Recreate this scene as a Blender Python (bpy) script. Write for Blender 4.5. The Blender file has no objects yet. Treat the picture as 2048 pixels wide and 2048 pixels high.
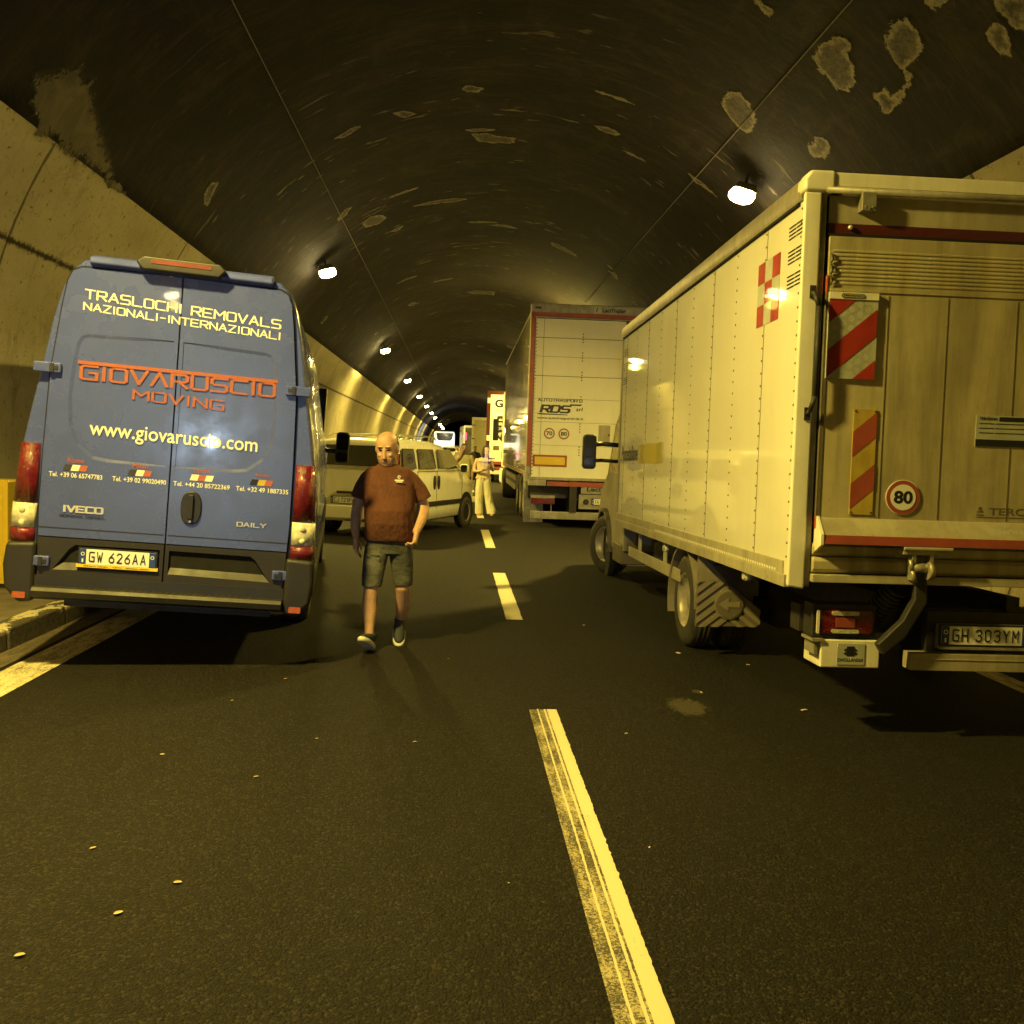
import bpy, bmesh, math, random
from mathutils import Vector, Matrix, Euler
random.seed(7)
SC = bpy.context.scene
COL = SC.collection
R = math.radians

# ------------------------------------------------------------------ camera
F_PX, RES = 1890.0, 2048.0
cam_d = bpy.data.cameras.new("camera")
cam = bpy.data.objects.new("camera", cam_d)
COL.objects.link(cam)
v = Vector(((915 - 1024) / F_PX, -(896 - 1024) / F_PX, -1)).normalized()
u = Vector((math.sin(.03), math.cos(.03), 0)); u = (u - u.dot(v) * v).normalized()
w = v.cross(u)
cam.matrix_world = Matrix.Translation((0, 0, 1.58)) @ Matrix((w, v, u)).to_4x4()
cam_d.sensor_width = 36
cam_d.lens = 36 * F_PX / RES
cam_d.clip_start = .05
cam_d.clip_end = 1000
SC.camera = cam

# ------------------------------------------------------------------ world, exposure
wd = bpy.data.worlds.new("World"); SC.world = wd; wd.use_nodes = True
bg = wd.node_tree.nodes["Background"]
bg.inputs[0].default_value = (.02, .022, .05, 1); bg.inputs[1].default_value = .05
SC.view_settings.view_transform = 'Standard'
SC.view_settings.look = 'None'
SC.view_settings.exposure = 0
SC.view_settings.gamma = 1
SC.render.engine = 'CYCLES'
SC.cycles.use_denoising = True
SC.cycles.max_bounces = 6
SC.cycles.diffuse_bounces = 3
SC.cycles.glossy_bounces = 3
SC.cycles.transparent_max_bounces = 6
SC.cycles.sample_clamp_indirect = 4

LAMP_COL = (1.0, .755, .145)
LAMP_W = 345.0

# ------------------------------------------------------------------ materials
def nodes(name):
    m = bpy.data.materials.new(name); m.use_nodes = True
    nt = m.node_tree
    return m, nt, nt.nodes["Principled BSDF"]

def mix_rgb(nt, fac, a, b, mode='MIX'):
    n = nt.nodes.new("ShaderNodeMix"); n.data_type = 'RGBA'; n.blend_type = mode
    for sock, val in ((n.inputs[0], fac), (n.inputs[6], a), (n.inputs[7], b)):
        if hasattr(val, 'links') or hasattr(val, 'is_linked'): nt.links.new(val, sock)
        else: sock.default_value = val if not isinstance(val, tuple) else (*val[:3], 1)
    return n.outputs[2]

def noise(nt, scale, detail=4, rough=.6, coord='Object', stretch=(1, 1, 1), dist=0):
    tc = nt.nodes.new("ShaderNodeTexCoord"); mp = nt.nodes.new("ShaderNodeMapping")
    mp.inputs['Scale'].default_value = stretch
    nt.links.new(tc.outputs[coord], mp.inputs[0])
    n = nt.nodes.new("ShaderNodeTexNoise"); n.inputs['Scale'].default_value = scale
    n.inputs['Detail'].default_value = detail; n.inputs['Roughness'].default_value = rough
    n.inputs['Distortion'].default_value = dist
    nt.links.new(mp.outputs[0], n.inputs[0])
    return n.outputs[0]

def ramp(nt, src, lo, hi, a=0, b=1):
    n = nt.nodes.new("ShaderNodeMapRange"); n.clamp = True
    for i, x in enumerate((lo, hi, a, b)): n.inputs[i + 1].default_value = x
    nt.links.new(src, n.inputs[0])
    return n.outputs[0]

def math_n(nt, op, a, b=None):
    n = nt.nodes.new("ShaderNodeMath"); n.operation = op
    for i, x in enumerate((a, b)):
        if x is None: continue
        if isinstance(x, (int, float)): n.inputs[i].default_value = x
        else: nt.links.new(x, n.inputs[i])
    return n.outputs[0]

def bump(nt, bs, h, strength=.3, dist=.01):
    b = nt.nodes.new("ShaderNodeBump"); b.inputs['Strength'].default_value = strength
    b.inputs['Distance'].default_value = dist
    nt.links.new(h, b.inputs['Height']); nt.links.new(b.outputs[0], bs.inputs['Normal'])

def mat(name, c, rough=.5, metal=0, var=.15, scale=6, coat=0, bmp=0, bscale=60, bdist=.01, dirt=0, dirt_c=(.09, .07, .04), stretch=(1, 1, 1), spec=.5, speck=0):
    m, nt, bs = nodes(name)
    n1 = noise(nt, scale, 5, .6, stretch=stretch)
    dark = tuple(x * (1 - var) for x in c); lite = tuple(min(1, x * (1 + var * .6)) for x in c)
    col = mix_rgb(nt, ramp(nt, n1, .3, .7), dark, lite)
    if dirt:
        n2 = noise(nt, scale * .8, 8, .7, stretch=(stretch[0] * 3, stretch[1] * 3, stretch[2] * .35), dist=.4)
        col = mix_rgb(nt, ramp(nt, n2, .42, .75, 0, dirt), col, dirt_c)
    if speck:
        n3 = noise(nt, 45, 3, .6)
        col = mix_rgb(nt, ramp(nt, n3, .66, .72, 0, speck), col, (.04, .03, .02))
    nt.links.new(col, bs.inputs['Base Color'])
    bs.inputs['Roughness'].default_value = rough; bs.inputs['Metallic'].default_value = metal
    bs.inputs['Coat Weight'].default_value = coat; bs.inputs['Coat Roughness'].default_value = .03
    bs.inputs['Specular IOR Level'].default_value = spec
    rn = ramp(nt, noise(nt, scale * 2.3, 4), .3, .7, max(.02, rough - .07), rough + .1)
    nt.links.new(rn, bs.inputs['Roughness'])
    if bmp: bump(nt, bs, noise(nt, bscale, 4, stretch=stretch), bmp, bdist)
    return m

def emis(name, c, s):
    m, nt, bs = nodes(name)
    bs.inputs['Base Color'].default_value = (*c, 1)
    bs.inputs['Emission Color'].default_value = (*c, 1); bs.inputs['Emission Strength'].default_value = s
    return m

M = {}
M['bluedull'] = mat('blue_roof_lip', (.06, .08, .34), .6, spec=.2)
M['brakelens'] = mat('dark_brake_lens', (.14, .02, .012), .35)
M['blue'] = mat('blue_paint', (.060, .080, .32), .25, var=.05, scale=2, coat=.5, dirt=.12, dirt_c=(.06, .08, .2))
M['black'] = mat('black_plastic', (.018, .017, .016), .45, var=.3)
M['darkgrey'] = mat('dark_grey_plastic', (.019, .0165, .0145), .5, var=.2, bmp=.1, bscale=200)
M['gap'] = mat('gap_black', (.004, .004, .004), .9)
M['rubber'] = mat('tyre_rubber', (.035, .032, .028), .75, var=.35, bmp=.3, bscale=90, dirt=.5, dirt_c=(.09, .075, .05))
M['steel'] = mat('wheel_steel', (.42, .38, .3), .4, metal=.4, var=.25, dirt=.5)
M['alu'] = mat('aluminium_rail', (.4, .36, .28), .42, metal=.5, var=.2, dirt=.4, stretch=(1, 1, 1))
M['chrome'] = mat('badge_chrome', (.6, .58, .5), .4, metal=.5, var=.1)
M['cream'] = mat('cream_lettering', (.74, .73, .62), .4, var=.03)
M['orange'] = mat('orange_lettering', (.30, .085, .035), .4, var=.05)
M['brown'] = mat('brown_lettering', (.35, .10, .07), .4, var=.05)
M['ink'] = mat('black_lettering', (.012, .012, .014), .45, var=.1)
M['redglass'] = mat('red_lens', (.13, .004, .010), .12, var=.5, scale=26, coat=.8, bmp=.8, bscale=70)
M['clearglass'] = mat('clear_lens', (.6, .58, .45), .12, var=.4, scale=25, coat=.8, bmp=.5, bscale=60)
M['amber'] = mat('amber_reflector', (.38, .09, .03), .3, var=.2, scale=40)
M['plate'] = mat('plate_white', (.78, .77, .72), .35, var=.04)
M['plateblue'] = mat('plate_blue', (.02, .05, .25), .4)
M['yellow'] = mat('yellow_plastic', (.75, .52, .03), .45, var=.06)
M['boxwhite'] = mat('box_panel_white', (.76, .72, .60), .5, var=.04, scale=1.2, coat=.9, dirt=.18, dirt_c=(.5, .45, .3))
M['boxtrim'] = mat('box_post_cream', (.78, .75, .62), .35, var=.08, dirt=.25, dirt_c=(.4, .33, .2))
M['dirtywhite'] = mat('dirty_white', (.40, .36, .25), .5, var=.2, scale=2.5, dirt=.55, dirt_c=(.13, .10, .055), bmp=.08, speck=.4)
M['platform'] = mat('lift_platform', (.46, .40, .24), .5, var=.25, scale=2.0, dirt=.75, dirt_c=(.075, .06, .03), bmp=.1, bscale=25, speck=.35)
M['maroonstripe'] = mat('maroon_stripe', (.075, .014, .014), .4, var=.2, speck=.3)
M['redstripe'] = mat('faded_red', (.34, .065, .045), .5, var=.2, scale=6, dirt=.35, dirt_c=(.15, .06, .04), speck=.5)
M['red'] = mat('red_reflective', (.55, .05, .03), .35, var=.12, scale=9, coat=.3)
M['flagwhite'] = mat('reflective_white', (.42, .43, .36), .5, var=.15, scale=9, coat=.08, spec=.25, bmp=.2, bscale=14)
M['flagred'] = mat('reflective_red', (.33, .03, .02), .5, var=.2, scale=7, coat=.08, spec=.25, bmp=.2, bscale=14)
M['dirtyyellow'] = mat('dirty_yellow', (.50, .36, .06), .5, var=.2, dirt=.35)
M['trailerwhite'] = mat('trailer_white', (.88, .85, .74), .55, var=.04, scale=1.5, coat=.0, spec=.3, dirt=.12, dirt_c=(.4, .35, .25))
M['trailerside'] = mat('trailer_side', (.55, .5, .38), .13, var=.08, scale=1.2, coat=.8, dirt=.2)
M['galv'] = mat('galvanised', (.33, .31, .26), .5, metal=.35, var=.3, scale=8, dirt=.4)
M['chassis'] = mat('chassis_black', (.02, .018, .015), .6, var=.4, dirt=.4, dirt_c=(.05, .04, .03))
M['mudflap'] = mat('mudflap_grey', (.12, .105, .07), .6, var=.25, bmp=.2, dirt=.3, dirt_c=(.2, .16, .09))
M['mudlight'] = mat('mudflap_relief', (.22, .19, .13), .6, var=.2, dirt=.3, dirt_c=(.12, .1, .06))
M['carwhite'] = mat('car_white', (.74, .72, .63), .2, var=.03, coat=.7, dirt=.1)
M['glass'] = mat('dark_glass', (.012, .012, .011), .06, var=.3, coat=.5, scale=3)
M['glassclear'] = mat('cabin_glass', (.05, .045, .03), .06, var=.5, coat=.5, scale=2.5)
M['coach'] = mat('coach_white', (.72, .75, .8), .3, var=.05, coat=.3)
M['skin'] = mat('skin', (.56, .33, .20), .5, var=.2, scale=16, bmp=.3, bscale=60, bdist=.01)
M['skin2'] = mat('skin_pale', (.62, .42, .33), .55, var=.08, scale=14)
M['skindark'] = mat('skin_stubble', (.33, .20, .14), .6, var=.15, scale=40)
M['lip'] = mat('lips', (.34, .15, .11), .5)
M['eye'] = mat('eye_dark', (.03, .02, .015), .25)
M['hair'] = mat('short_dark_hair', (.05, .04, .03), .8, var=.4, scale=60, bmp=.5, bscale=200)
M['greyhair'] = mat('short_grey_hair', (.12, .1, .075), .8, var=.4, scale=60, bmp=.5, bscale=200)
M['maroon'] = mat('maroon_cotton', (.115, .045, .027), .9, var=.22, scale=9, bmp=.6, bscale=6.5, bdist=.06, stretch=(1, 1, .6), spec=.2)
M['denim'] = mat('faded_denim', (.085, .085, .072), .85, var=.45, scale=10, bmp=.55, bscale=8, bdist=.05, stretch=(.8, .8, 1.4), spec=.2)
M['shoe'] = mat('navy_mesh_shoe', (.02, .024, .03), .7, var=.3)
M['sole'] = mat('pale_sole', (.62, .58, .42), .6)
M['creamcloth'] = mat('cream_cloth', (.72, .68, .5), .85, var=.12, scale=9, bmp=.8, bscale=12, bdist=.05, stretch=(1, 1, .35), spec=.2)
M['peach'] = mat('peach_cloth', (.60, .48, .33), .85, var=.15, scale=12, bmp=.8, bscale=14, bdist=.05)
M['pale_olive'] = mat('pale_olive_cloth', (.42, .37, .2), .85, var=.15, bmp=.4, bscale=10)
M['olive'] = mat('olive_cloth', (.20, .18, .1), .85, var=.15, bmp=.4, bscale=10)
M['rust'] = mat('rust_cloth', (.30, .1, .05), .85, var=.15)
M['navy'] = mat('dark_cloth', (.03, .03, .05), .85)
M['whitecloth'] = mat('white_cloth', (.6, .6, .62), .85)
M['leaf'] = mat('pale_leaf', (.40, .33, .15), .7, var=.3, scale=60)
M['litter'] = mat('pale_litter', (.6, .55, .42), .7, var=.2, scale=60)
M['housing'] = mat('lamp_housing', (.03, .028, .026), .6)
M['lens'] = emis('lit_lamp_lens', (1.0, .80, .40), 90)
M['headlens'] = emis('lit_headlight', (.72, .84, 1.0), 60)
M['taillit'] = emis('lit_tail_lamp', (1.0, .03, .12), 5)
M['phoneglow'] = emis('phone_screen', (.45, .5, 1.0), 4)
M['cable'] = mat('cable_sheath', (.17, .16, .13), .6)

# asphalt
m, nt, bs = nodes('asphalt')
big = noise(nt, .35, 6, .65, stretch=(1, .35, 1), dist=.6)
fine = noise(nt, 95, 3, .7); mid = noise(nt, 9, 6, .7)
c = mix_rgb(nt, ramp(nt, big, .3, .7), (.007, .0062, .0049), (.020, .0168, .0122))
c = mix_rgb(nt, ramp(nt, fine, .35, .75, 0, .75), c, (.007, .006, .005))
c = mix_rgb(nt, ramp(nt, mid, .58, .8, 0, .5), c, (.028, .024, .017))
spk = noise(nt, 210, 1, .5)
c = mix_rgb(nt, ramp(nt, spk, .70, .76, 0, .8), c, (.11, .095, .07))
scuff = noise(nt, 3.0, 8, .75, stretch=(1, .5, 1), dist=1.0)
c = mix_rgb(nt, ramp(nt, scuff, .66, .76, 0, .35), c, (.038, .032, .023))
vo = nt.nodes.new("ShaderNodeTexVoronoi"); vo.inputs['Scale'].default_value = 105
tcv = nt.nodes.new("ShaderNodeTexCoord"); nt.links.new(tcv.outputs['Object'], vo.inputs['Vector'])
sc_ = nt.nodes.new("ShaderNodeSeparateColor"); nt.links.new(vo.outputs['Color'], sc_.inputs[0])
c = mix_rgb(nt, ramp(nt, sc_.outputs[0], .70, 1.0, 0, .75), c, (.042, .035, .025))
c = mix_rgb(nt, ramp(nt, sc_.outputs[1], .55, 1.0, 0, .85), c, (.005, .0045, .004))
def blot(cx, cy, rx, ry, colr, k, gr):
    global c
    mp = nt.nodes.new("ShaderNodeMapping"); mp.inputs['Location'].default_value = (-cx / rx, -cy / ry, 0); mp.inputs['Scale'].default_value = (1 / rx, 1 / ry, 0)
    nt.links.new(tcv.outputs['Object'], mp.inputs[0])
    ln = nt.nodes.new("ShaderNodeVectorMath"); ln.operation = 'LENGTH'; nt.links.new(mp.outputs[0], ln.inputs[0])
    f = math_n(nt, 'ADD', ln.outputs['Value'], math_n(nt, 'MULTIPLY', math_n(nt, 'ADD', noise(nt, gr, 6, .8), -.5), 2.6))
    c = mix_rgb(nt, ramp(nt, f, .75, .95, k, 0), c, colr)
blot(1.50, 5.80, .13, .22, (.10, .085, .055), .6, 26)
blot(1.66, 6.18, .04, .06, (.10, .085, .055), .6, 26)
blot(-.14, 5.60, .22, .12, (.012, .010, .009), .7, 6)
nt.links.new(c, bs.inputs['Base Color']); bs.inputs['Roughness'].default_value = .78
bs.inputs['Specular IOR Level'].default_value = .18
h = math_n(nt, 'ADD', math_n(nt, 'MULTIPLY', fine, 1.0), noise(nt, 40, 4, .7))
bump(nt, bs, math_n(nt, 'ADD', h, math_n(nt, 'MULTIPLY', vo.outputs['Distance'], -.8)), .9, .008)
M['asphalt'] = m

def road_paint(name, wear, base=(.58, .52, .34)):
    m, nt, bs = nodes(name)
    a = noise(nt, 120, 5, .75); b_ = noise(nt, 6, 5, .7, stretch=(2, .5, 1))
    f = math_n(nt, 'ADD', math_n(nt, 'MULTIPLY', a, .6), math_n(nt, 'MULTIPLY', b_, .4))
    c = mix_rgb(nt, ramp(nt, f, wear - .035, wear + .035), (.05, .042, .03), base)
    nt.links.new(c, bs.inputs['Base Color']); bs.inputs['Roughness'].default_value = .7
    bump(nt, bs, a, .3, .004)
    return m
M['paint'] = road_paint('road_paint', .37)
M['paintworn'] = road_paint('road_paint_worn', .515, (.42, .36, .2))
M['paintedge'] = road_paint('edge_paint', .475, (.62, .54, .34))
M['gutter'] = road_paint('gutter_grit', .50, (.16, .125, .075))

# concrete pavement / kerb
M['pavement'] = mat('pavement_concrete', (.20, .165, .11), .85, var=.4, scale=3, bmp=.5, bscale=22, dirt=.55, dirt_c=(.07, .055, .035))
m, nt, bs = nodes('kerb_stone')
pn = noise(nt, 7, 6, .7, stretch=(1, .5, 1)); pf = noise(nt, 26, 6, .7)
c = mix_rgb(nt, ramp(nt, pf, .3, .7), (.03, .026, .02), (.11, .09, .06))
geo = nt.nodes.new("ShaderNodeNewGeometry"); sx = nt.nodes.new("ShaderNodeSeparateXYZ")
nt.links.new(geo.outputs['Position'], sx.inputs[0])
topm = ramp(nt, sx.outputs[2], .115, .15)
c = mix_rgb(nt, math_n(nt, 'MULTIPLY', ramp(nt, pn, .50, .53), topm), c, (.62, .55, .38))
nt.links.new(c, bs.inputs['Base Color']); bs.inputs['Roughness'].default_value = .85
bump(nt, bs, pf, .8, .02)
M['kerb'] = m

# tunnel lining: UV x = angle in degrees / 10, UV y = metres along
def lining(name, light):
    m, nt, bs = nodes(name)
    uv = nt.nodes.new("ShaderNodeUVMap"); uv.uv_map = 'lining'
    sp = nt.nodes.new("ShaderNodeSeparateXYZ"); nt.links.new(uv.outputs[0], sp.inputs[0])
    U, V = sp.outputs[0], sp.outputs[1]
    def nz(scale, det, st, rough=.65, dist=0):
        mp = nt.nodes.new("ShaderNodeMapping"); mp.inputs['Scale'].default_value = (*st, 1)
        nt.links.new(uv.outputs[0], mp.inputs[0])
        n = nt.nodes.new("ShaderNodeTexNoise"); n.inputs['Scale'].default_value = scale
        n.inputs['Detail'].default_value = det; n.inputs['Roughness'].default_value = rough
        n.inputs['Distortion'].default_value = dist
        nt.links.new(mp.outputs[0], n.inputs[0]); return n.outputs[0]
    if light:
        c = mix_rgb(nt, ramp(nt, nz(.8, 6, (1, .6)), .3, .7), (.25, .22, .145), (.40, .355, .25))
        c = mix_rgb(nt, ramp(nt, nz(2.2, 9, (.35, 1.6), .75, .8), .55, .72, 0, .6), c, (.12, .10, .065))
        c = mix_rgb(nt, ramp(nt, nz(11, 8, (1, 1), .8), .575, .62, 0, .85), c, (.06, .048, .03))
        c = mix_rgb(nt, ramp(nt, nz(34, 4, (1, 1), .7), .62, .67, 0, .75), c, (.05, .04, .025))
        c = mix_rgb(nt, ramp(nt, nz(.9, 7, (1, 1), .75, 1.2), .56, .64, 0, .35), c, (.11, .09, .055))
        c = mix_rgb(nt, ramp(nt, nz(1.1, 8, (.25, 3.0), .7), .60, .75, 0, .5), c, (.10, .085, .055))
        # horizontal pour joint at -70 degrees, ragged
        d = math_n(nt, 'ABSOLUTE', math_n(nt, 'ADD', math_n(nt, 'ABSOLUTE', U), -6.1))
        d = math_n(nt, 'ADD', d, math_n(nt, 'MULTIPLY', math_n(nt, 'ADD', nz(12, 5, (1, 1)), -.5), .10))
        c = mix_rgb(nt, ramp(nt, d, .012, .045, 1, 0), c, (.035, .028, .018))
    else:
        c = mix_rgb(nt, ramp(nt, nz(.5, 6, (1, .5)), .3, .7), (.010, .009, .0105), (.019, .016, .0155))
        st1 = nz(1.6, 9, (1.6, .45), .7, .5)
        c = mix_rgb(nt, ramp(nt, st1, .55, .75, 0, .5), c, (.06, .05, .035))
        c = mix_rgb(nt, ramp(nt, nz(1.0, 9, (.8, 1.6), .8, .4), .50, .70, 0, .65), c, (.055, .044, .028))
        c = mix_rgb(nt, ramp(nt, nz(2.5, 9, (.35, 2.2), .8, .5), .52, .66, 0, .6), c, (.05, .041, .027))
        c = mix_rgb(nt, ramp(nt, nz(.35, 4, (.6, 1), .6), .48, .62, 0, .7), c, (.008, .0075, .009))
        # small calcified streaks strung along the rings
        a = nz(3.2, 4, (.55, 2.6), .55, .5); b_ = nz(.55, 3, (1, 1.2))
        f = math_n(nt, 'ADD', a, math_n(nt, 'MULTIPLY', b_, .45))
        f = math_n(nt, 'MULTIPLY', ramp(nt, f, .895, .925), ramp(nt, V, 9, 15))
        c = mix_rgb(nt, math_n(nt, 'MULTIPLY', f, .75), c, (.20, .17, .11))
        c = mix_rgb(nt, ramp(nt, nz(1.3, 6, (1, 1)), .60, .72, 0, .6), c, (.010, .009, .009))
    # ring joints every 4.15 m
    per = math_n(nt, 'PINGPONG', math_n(nt, 'ADD', V, -13.05), 2.075)
    per = math_n(nt, 'ADD', per, math_n(nt, 'MULTIPLY', math_n(nt, 'ADD', nz(6, 4, (1, 1)), -.5), .035))
    c = mix_rgb(nt, ramp(nt, per, .010, .03, .8, 0), c, (.02, .016, .012))
    nt.links.new(c, bs.inputs['Base Color']); bs.inputs['Roughness'].default_value = .85
    bs.inputs['Specular IOR Level'].default_value = .12
    hh = math_n(nt, 'ADD', nz(9, 9, (1, 1), .75), math_n(nt, 'MULTIPLY', nz(1.2, 3, (1, 1.2)), .5))
    bump(nt, bs, hh, .5 if not light else .3, .03 if not light else .012)
    return m
M['vault'] = lining('sooty_vault', False)
M['wall'] = lining('painted_wall', True)

def stain_mat():
    m, nt, bs = nodes('mineral_deposit')
    at = nt.nodes.new("ShaderNodeAttribute"); at.attribute_name = 'rad'
    r = at.outputs['Fac']
    n = noise(nt, 13, 10, .8, dist=.5); n2 = noise(nt, 9, 8, .8, dist=1)
    rr = math_n(nt, 'ADD', r, math_n(nt, 'ADD', math_n(nt, 'MULTIPLY', math_n(nt, 'ADD', n, -.5), .8), math_n(nt, 'MULTIPLY', math_n(nt, 'ADD', noise(nt, 5.5, 4, .6, dist=.8), -.5), .9)))
    edge = ramp(nt, rr, .58, .84)
    c = mix_rgb(nt, ramp(nt, n2, .44, .60), (.018, .015, .012), (.080, .066, .042))
    c = mix_rgb(nt, math_n(nt, 'MULTIPLY', edge, ramp(nt, n, .30, .55)), c, (.22, .19, .12))
    nt.links.new(c, bs.inputs['Base Color']); bs.inputs['Roughness'].default_value = .8
    nt.links.new(ramp(nt, rr, .88, .94, 1, 0), bs.inputs['Alpha'])
    bump(nt, bs, n, .6, .02)
    return m
M['stain'] = stain_mat()
m, nt, bs = nodes('worn_patch')
at = nt.nodes.new("ShaderNodeAttribute"); at.attribute_name = 'rad'
n = noise(nt, 7, 9, .75, dist=.5); n2 = noise(nt, 2.5, 6, .7, dist=.6)
rr = math_n(nt, 'ADD', at.outputs['Fac'], math_n(nt, 'MULTIPLY', math_n(nt, 'ADD', n, -.5), .9))
c = mix_rgb(nt, ramp(nt, n2, .38, .62), (.045, .038, .026), (.12, .10, .062))
nt.links.new(c, bs.inputs['Base Color']); bs.inputs['Roughness'].default_value = .85
nt.links.new(ramp(nt, rr, .84, .97, 1, 0), bs.inputs['Alpha'])
M['stainplain'] = m

# ------------------------------------------------------------------ helpers
class MB:
    def __init__(s): s.v = []; s.f = []; s.m = []; s.sm = []
    def add(s, vs, fs, mi=0, smooth=False):
        o = len(s.v); s.v += [tuple(x) for x in vs]
        for f in fs: s.f.append(tuple(i + o for i in f)); s.m.append(mi); s.sm.append(smooth)
        return s
    def box(s, x0, x1, y0, y1, z0, z1, mi=0):
        vs = [(x, y, z) for z in (z0, z1) for y in (y0, y1) for x in (x0, x1)]
        return s.add(vs, [(0, 2, 3, 1), (4, 5, 7, 6), (0, 1, 5, 4), (2, 6, 7, 3), (0, 4, 6, 2), (1, 3, 7, 5)], mi)
    def prism(s, poly, axis, a, b, mi=0):
        # poly: 2D points; axis x -> (y,z), y -> (x,z), z -> (x,y)
        def P(p, t):
            return {'x': (t, p[0], p[1]), 'y': (p[0], t, p[1]), 'z': (p[0], p[1], t)}[axis]
        n = len(poly)
        vs = [P(p, a) for p in poly] + [P(p, b) for p in poly]
        fs = [tuple(range(n)), tuple(range(2 * n - 1, n - 1, -1))] + [(i, i + n, (i + 1) % n + n, (i + 1) % n) for i in range(n)]
        return s.add(vs, fs, mi)
    def cyl(s, p0, p1, r0, r1=None, n=16, mi=0, smooth=True, cap=True):
        r1 = r0 if r1 is None else r1
        p0, p1 = Vector(p0), Vector(p1); d = (p1 - p0).normalized()
        a = d.orthogonal().normalized(); b = d.cross(a)
        vs = []
        for p, r in ((p0, r0), (p1, r1)):
            for i in range(n):
                t = 2 * math.pi * i / n; vs.append(p + (a * math.cos(t) + b * math.sin(t)) * r)
        s.add(vs, [(i, (i + 1) % n, (i + 1) % n + n, i + n) for i in range(n)], mi, smooth)
        if cap: s.add(vs[:n], [tuple(range(n - 1, -1, -1))], mi); s.add(vs[n:], [tuple(range(n))], mi)
        return s
    def tube(s, pts, r, n=10, mi=0):
        for a, b in zip(pts[:-1], pts[1:]): s.cyl(a, b, r, n=n, mi=mi)
        for p in pts[1:-1]: s.ball(p, (r, r, r), 8, 6, mi)
        return s
    def ball(s, c, r, nu=16, nv=10, mi=0, rot=None):
        c = Vector(c); vs = []
        for j in range(1, nv):
            ph = math.pi * j / nv
            for i in range(nu):
                th = 2 * math.pi * i / nu
                q = Vector((r[0] * math.sin(ph) * math.cos(th), r[1] * math.sin(ph) * math.sin(th), r[2] * math.cos(ph)))
                if rot: q = rot @ q
                vs.append(c + q)
        t = Vector((0, 0, r[2])); t = rot @ t if rot else t
        vs += [c + t, c - t]; T, B = len(vs) - 2, len(vs) - 1
        fs = [(j * nu + i, (j + 1) * nu + i, (j + 1) * nu + (i + 1) % nu, j * nu + (i + 1) % nu) for j in range(nv - 2) for i in range(nu)]
        fs += [(T, i, (i + 1) % nu) for i in range(nu)] + [(B, (nv - 2) * nu + (i + 1) % nu, (nv - 2) * nu + i) for i in range(nu)]
        return s.add(vs, fs, mi, True)
    def revolve(s, prof, c, axis='x', n=32, mi=0, smooth=True, caps=False):
        # prof: list of (along, radius)
        c = Vector(c); vs = []
        for a, r in prof:
            for i in range(n):
                t = 2 * math.pi * i / n; cs, sn = r * math.cos(t), r * math.sin(t)
                vs.append(c + Vector({'x': (a, cs, sn), 'y': (cs, a, sn), 'z': (cs, sn, a)}[axis]))
        fs = [(j * n + i, j * n + (i + 1) % n, (j + 1) * n + (i + 1) % n, (j + 1) * n + i) for j in range(len(prof) - 1) for i in range(n)]
        s.add(vs, fs, mi, smooth)
        if caps: s.add(vs[:n], [tuple(range(n))], mi); s.add(vs[-n:], [tuple(range(n))], mi)
        return s
    def loft(s, rings, mi=0, smooth=True, caps=True):
        n = len(rings[0]); vs = [p for r in rings for p in r]
        s.add(vs, [(j * n + i, j * n + (i + 1) % n, (j + 1) * n + (i + 1) % n, (j + 1) * n + i) for j in range(len(rings) - 1) for i in range(n)], mi, smooth)
        if caps: s.add(rings[0], [tuple(range(n - 1, -1, -1))], mi); s.add(rings[-1], [tuple(range(n))], mi)
        return s
    def mesh(s, name, mats, recalc=True):
        me = bpy.data.meshes.new(name); me.from_pydata(s.v, [], s.f)
        for m_ in (mats if isinstance(mats, (list, tuple)) else [mats]): me.materials.append(M[m_] if isinstance(m_, str) else m_)
        me.polygons.foreach_set('material_index', s.m); me.polygons.foreach_set('use_smooth', s.sm)
        if recalc:
            bm = bmesh.new(); bm.from_mesh(me)
            bmesh.ops.remove_doubles(bm, verts=bm.verts, dist=1e-5)
            bmesh.ops.recalc_face_normals(bm, faces=bm.faces); bm.to_mesh(me); bm.free()
        me.update(); return me
    def build(s, name, mats, parent=None, bevel=0, segs=2, recalc=True):
        o = bpy.data.objects.new(name, s.mesh(name, mats, recalc)); COL.objects.link(o)
        if parent: o.parent = parent
        if bevel:
            b = o.modifiers.new('bevel', 'BEVEL'); b.width = bevel; b.segments = segs
            b.limit_method = 'ANGLE'; b.angle_limit = R(35); b.harden_normals = False
            for p in o.data.polygons: p.use_smooth = True
            e = o.modifiers.new('wn', 'WEIGHTED_NORMAL')
        return o

def tag(o, label=None, cat=None, group=None, kind=None):
    if label: o['label'] = label
    if cat: o['category'] = cat
    if group: o['group'] = group
    if kind: o['kind'] = kind
    return o

def thing(name, label, cat, loc=(0, 0, 0), yaw=0, pitch=0, roll=0, group=None):
    o = bpy.data.objects.new(name, None); COL.objects.link(o); o.empty_display_size = .2
    o.matrix_world = Matrix.Translation(loc) @ Matrix.Rotation(yaw, 4, 'Z') @ Matrix.Rotation(pitch, 4, 'X') @ Matrix.Rotation(roll, 4, 'Y')
    return tag(o, label, cat, group)

def copy_tree(o, parent=None):
    c = o.copy(); COL.objects.link(c)
    if parent: c.parent = parent
    for ch in o.children: copy_tree(ch, c)
    return c

def rrect(x0, x1, z0, z1, r, n=5):
    pts = []
    for cx, cz, a in ((x1 - r, z0 + r, -90), (x1 - r, z1 - r, 0), (x0 + r, z1 - r, 90), (x0 + r, z0 + r, 180)):
        for i in range(n + 1):
            t = R(a + 90 * i / n); pts.append((cx + r * math.cos(t), cz + r * math.sin(t)))
    return pts

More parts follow.
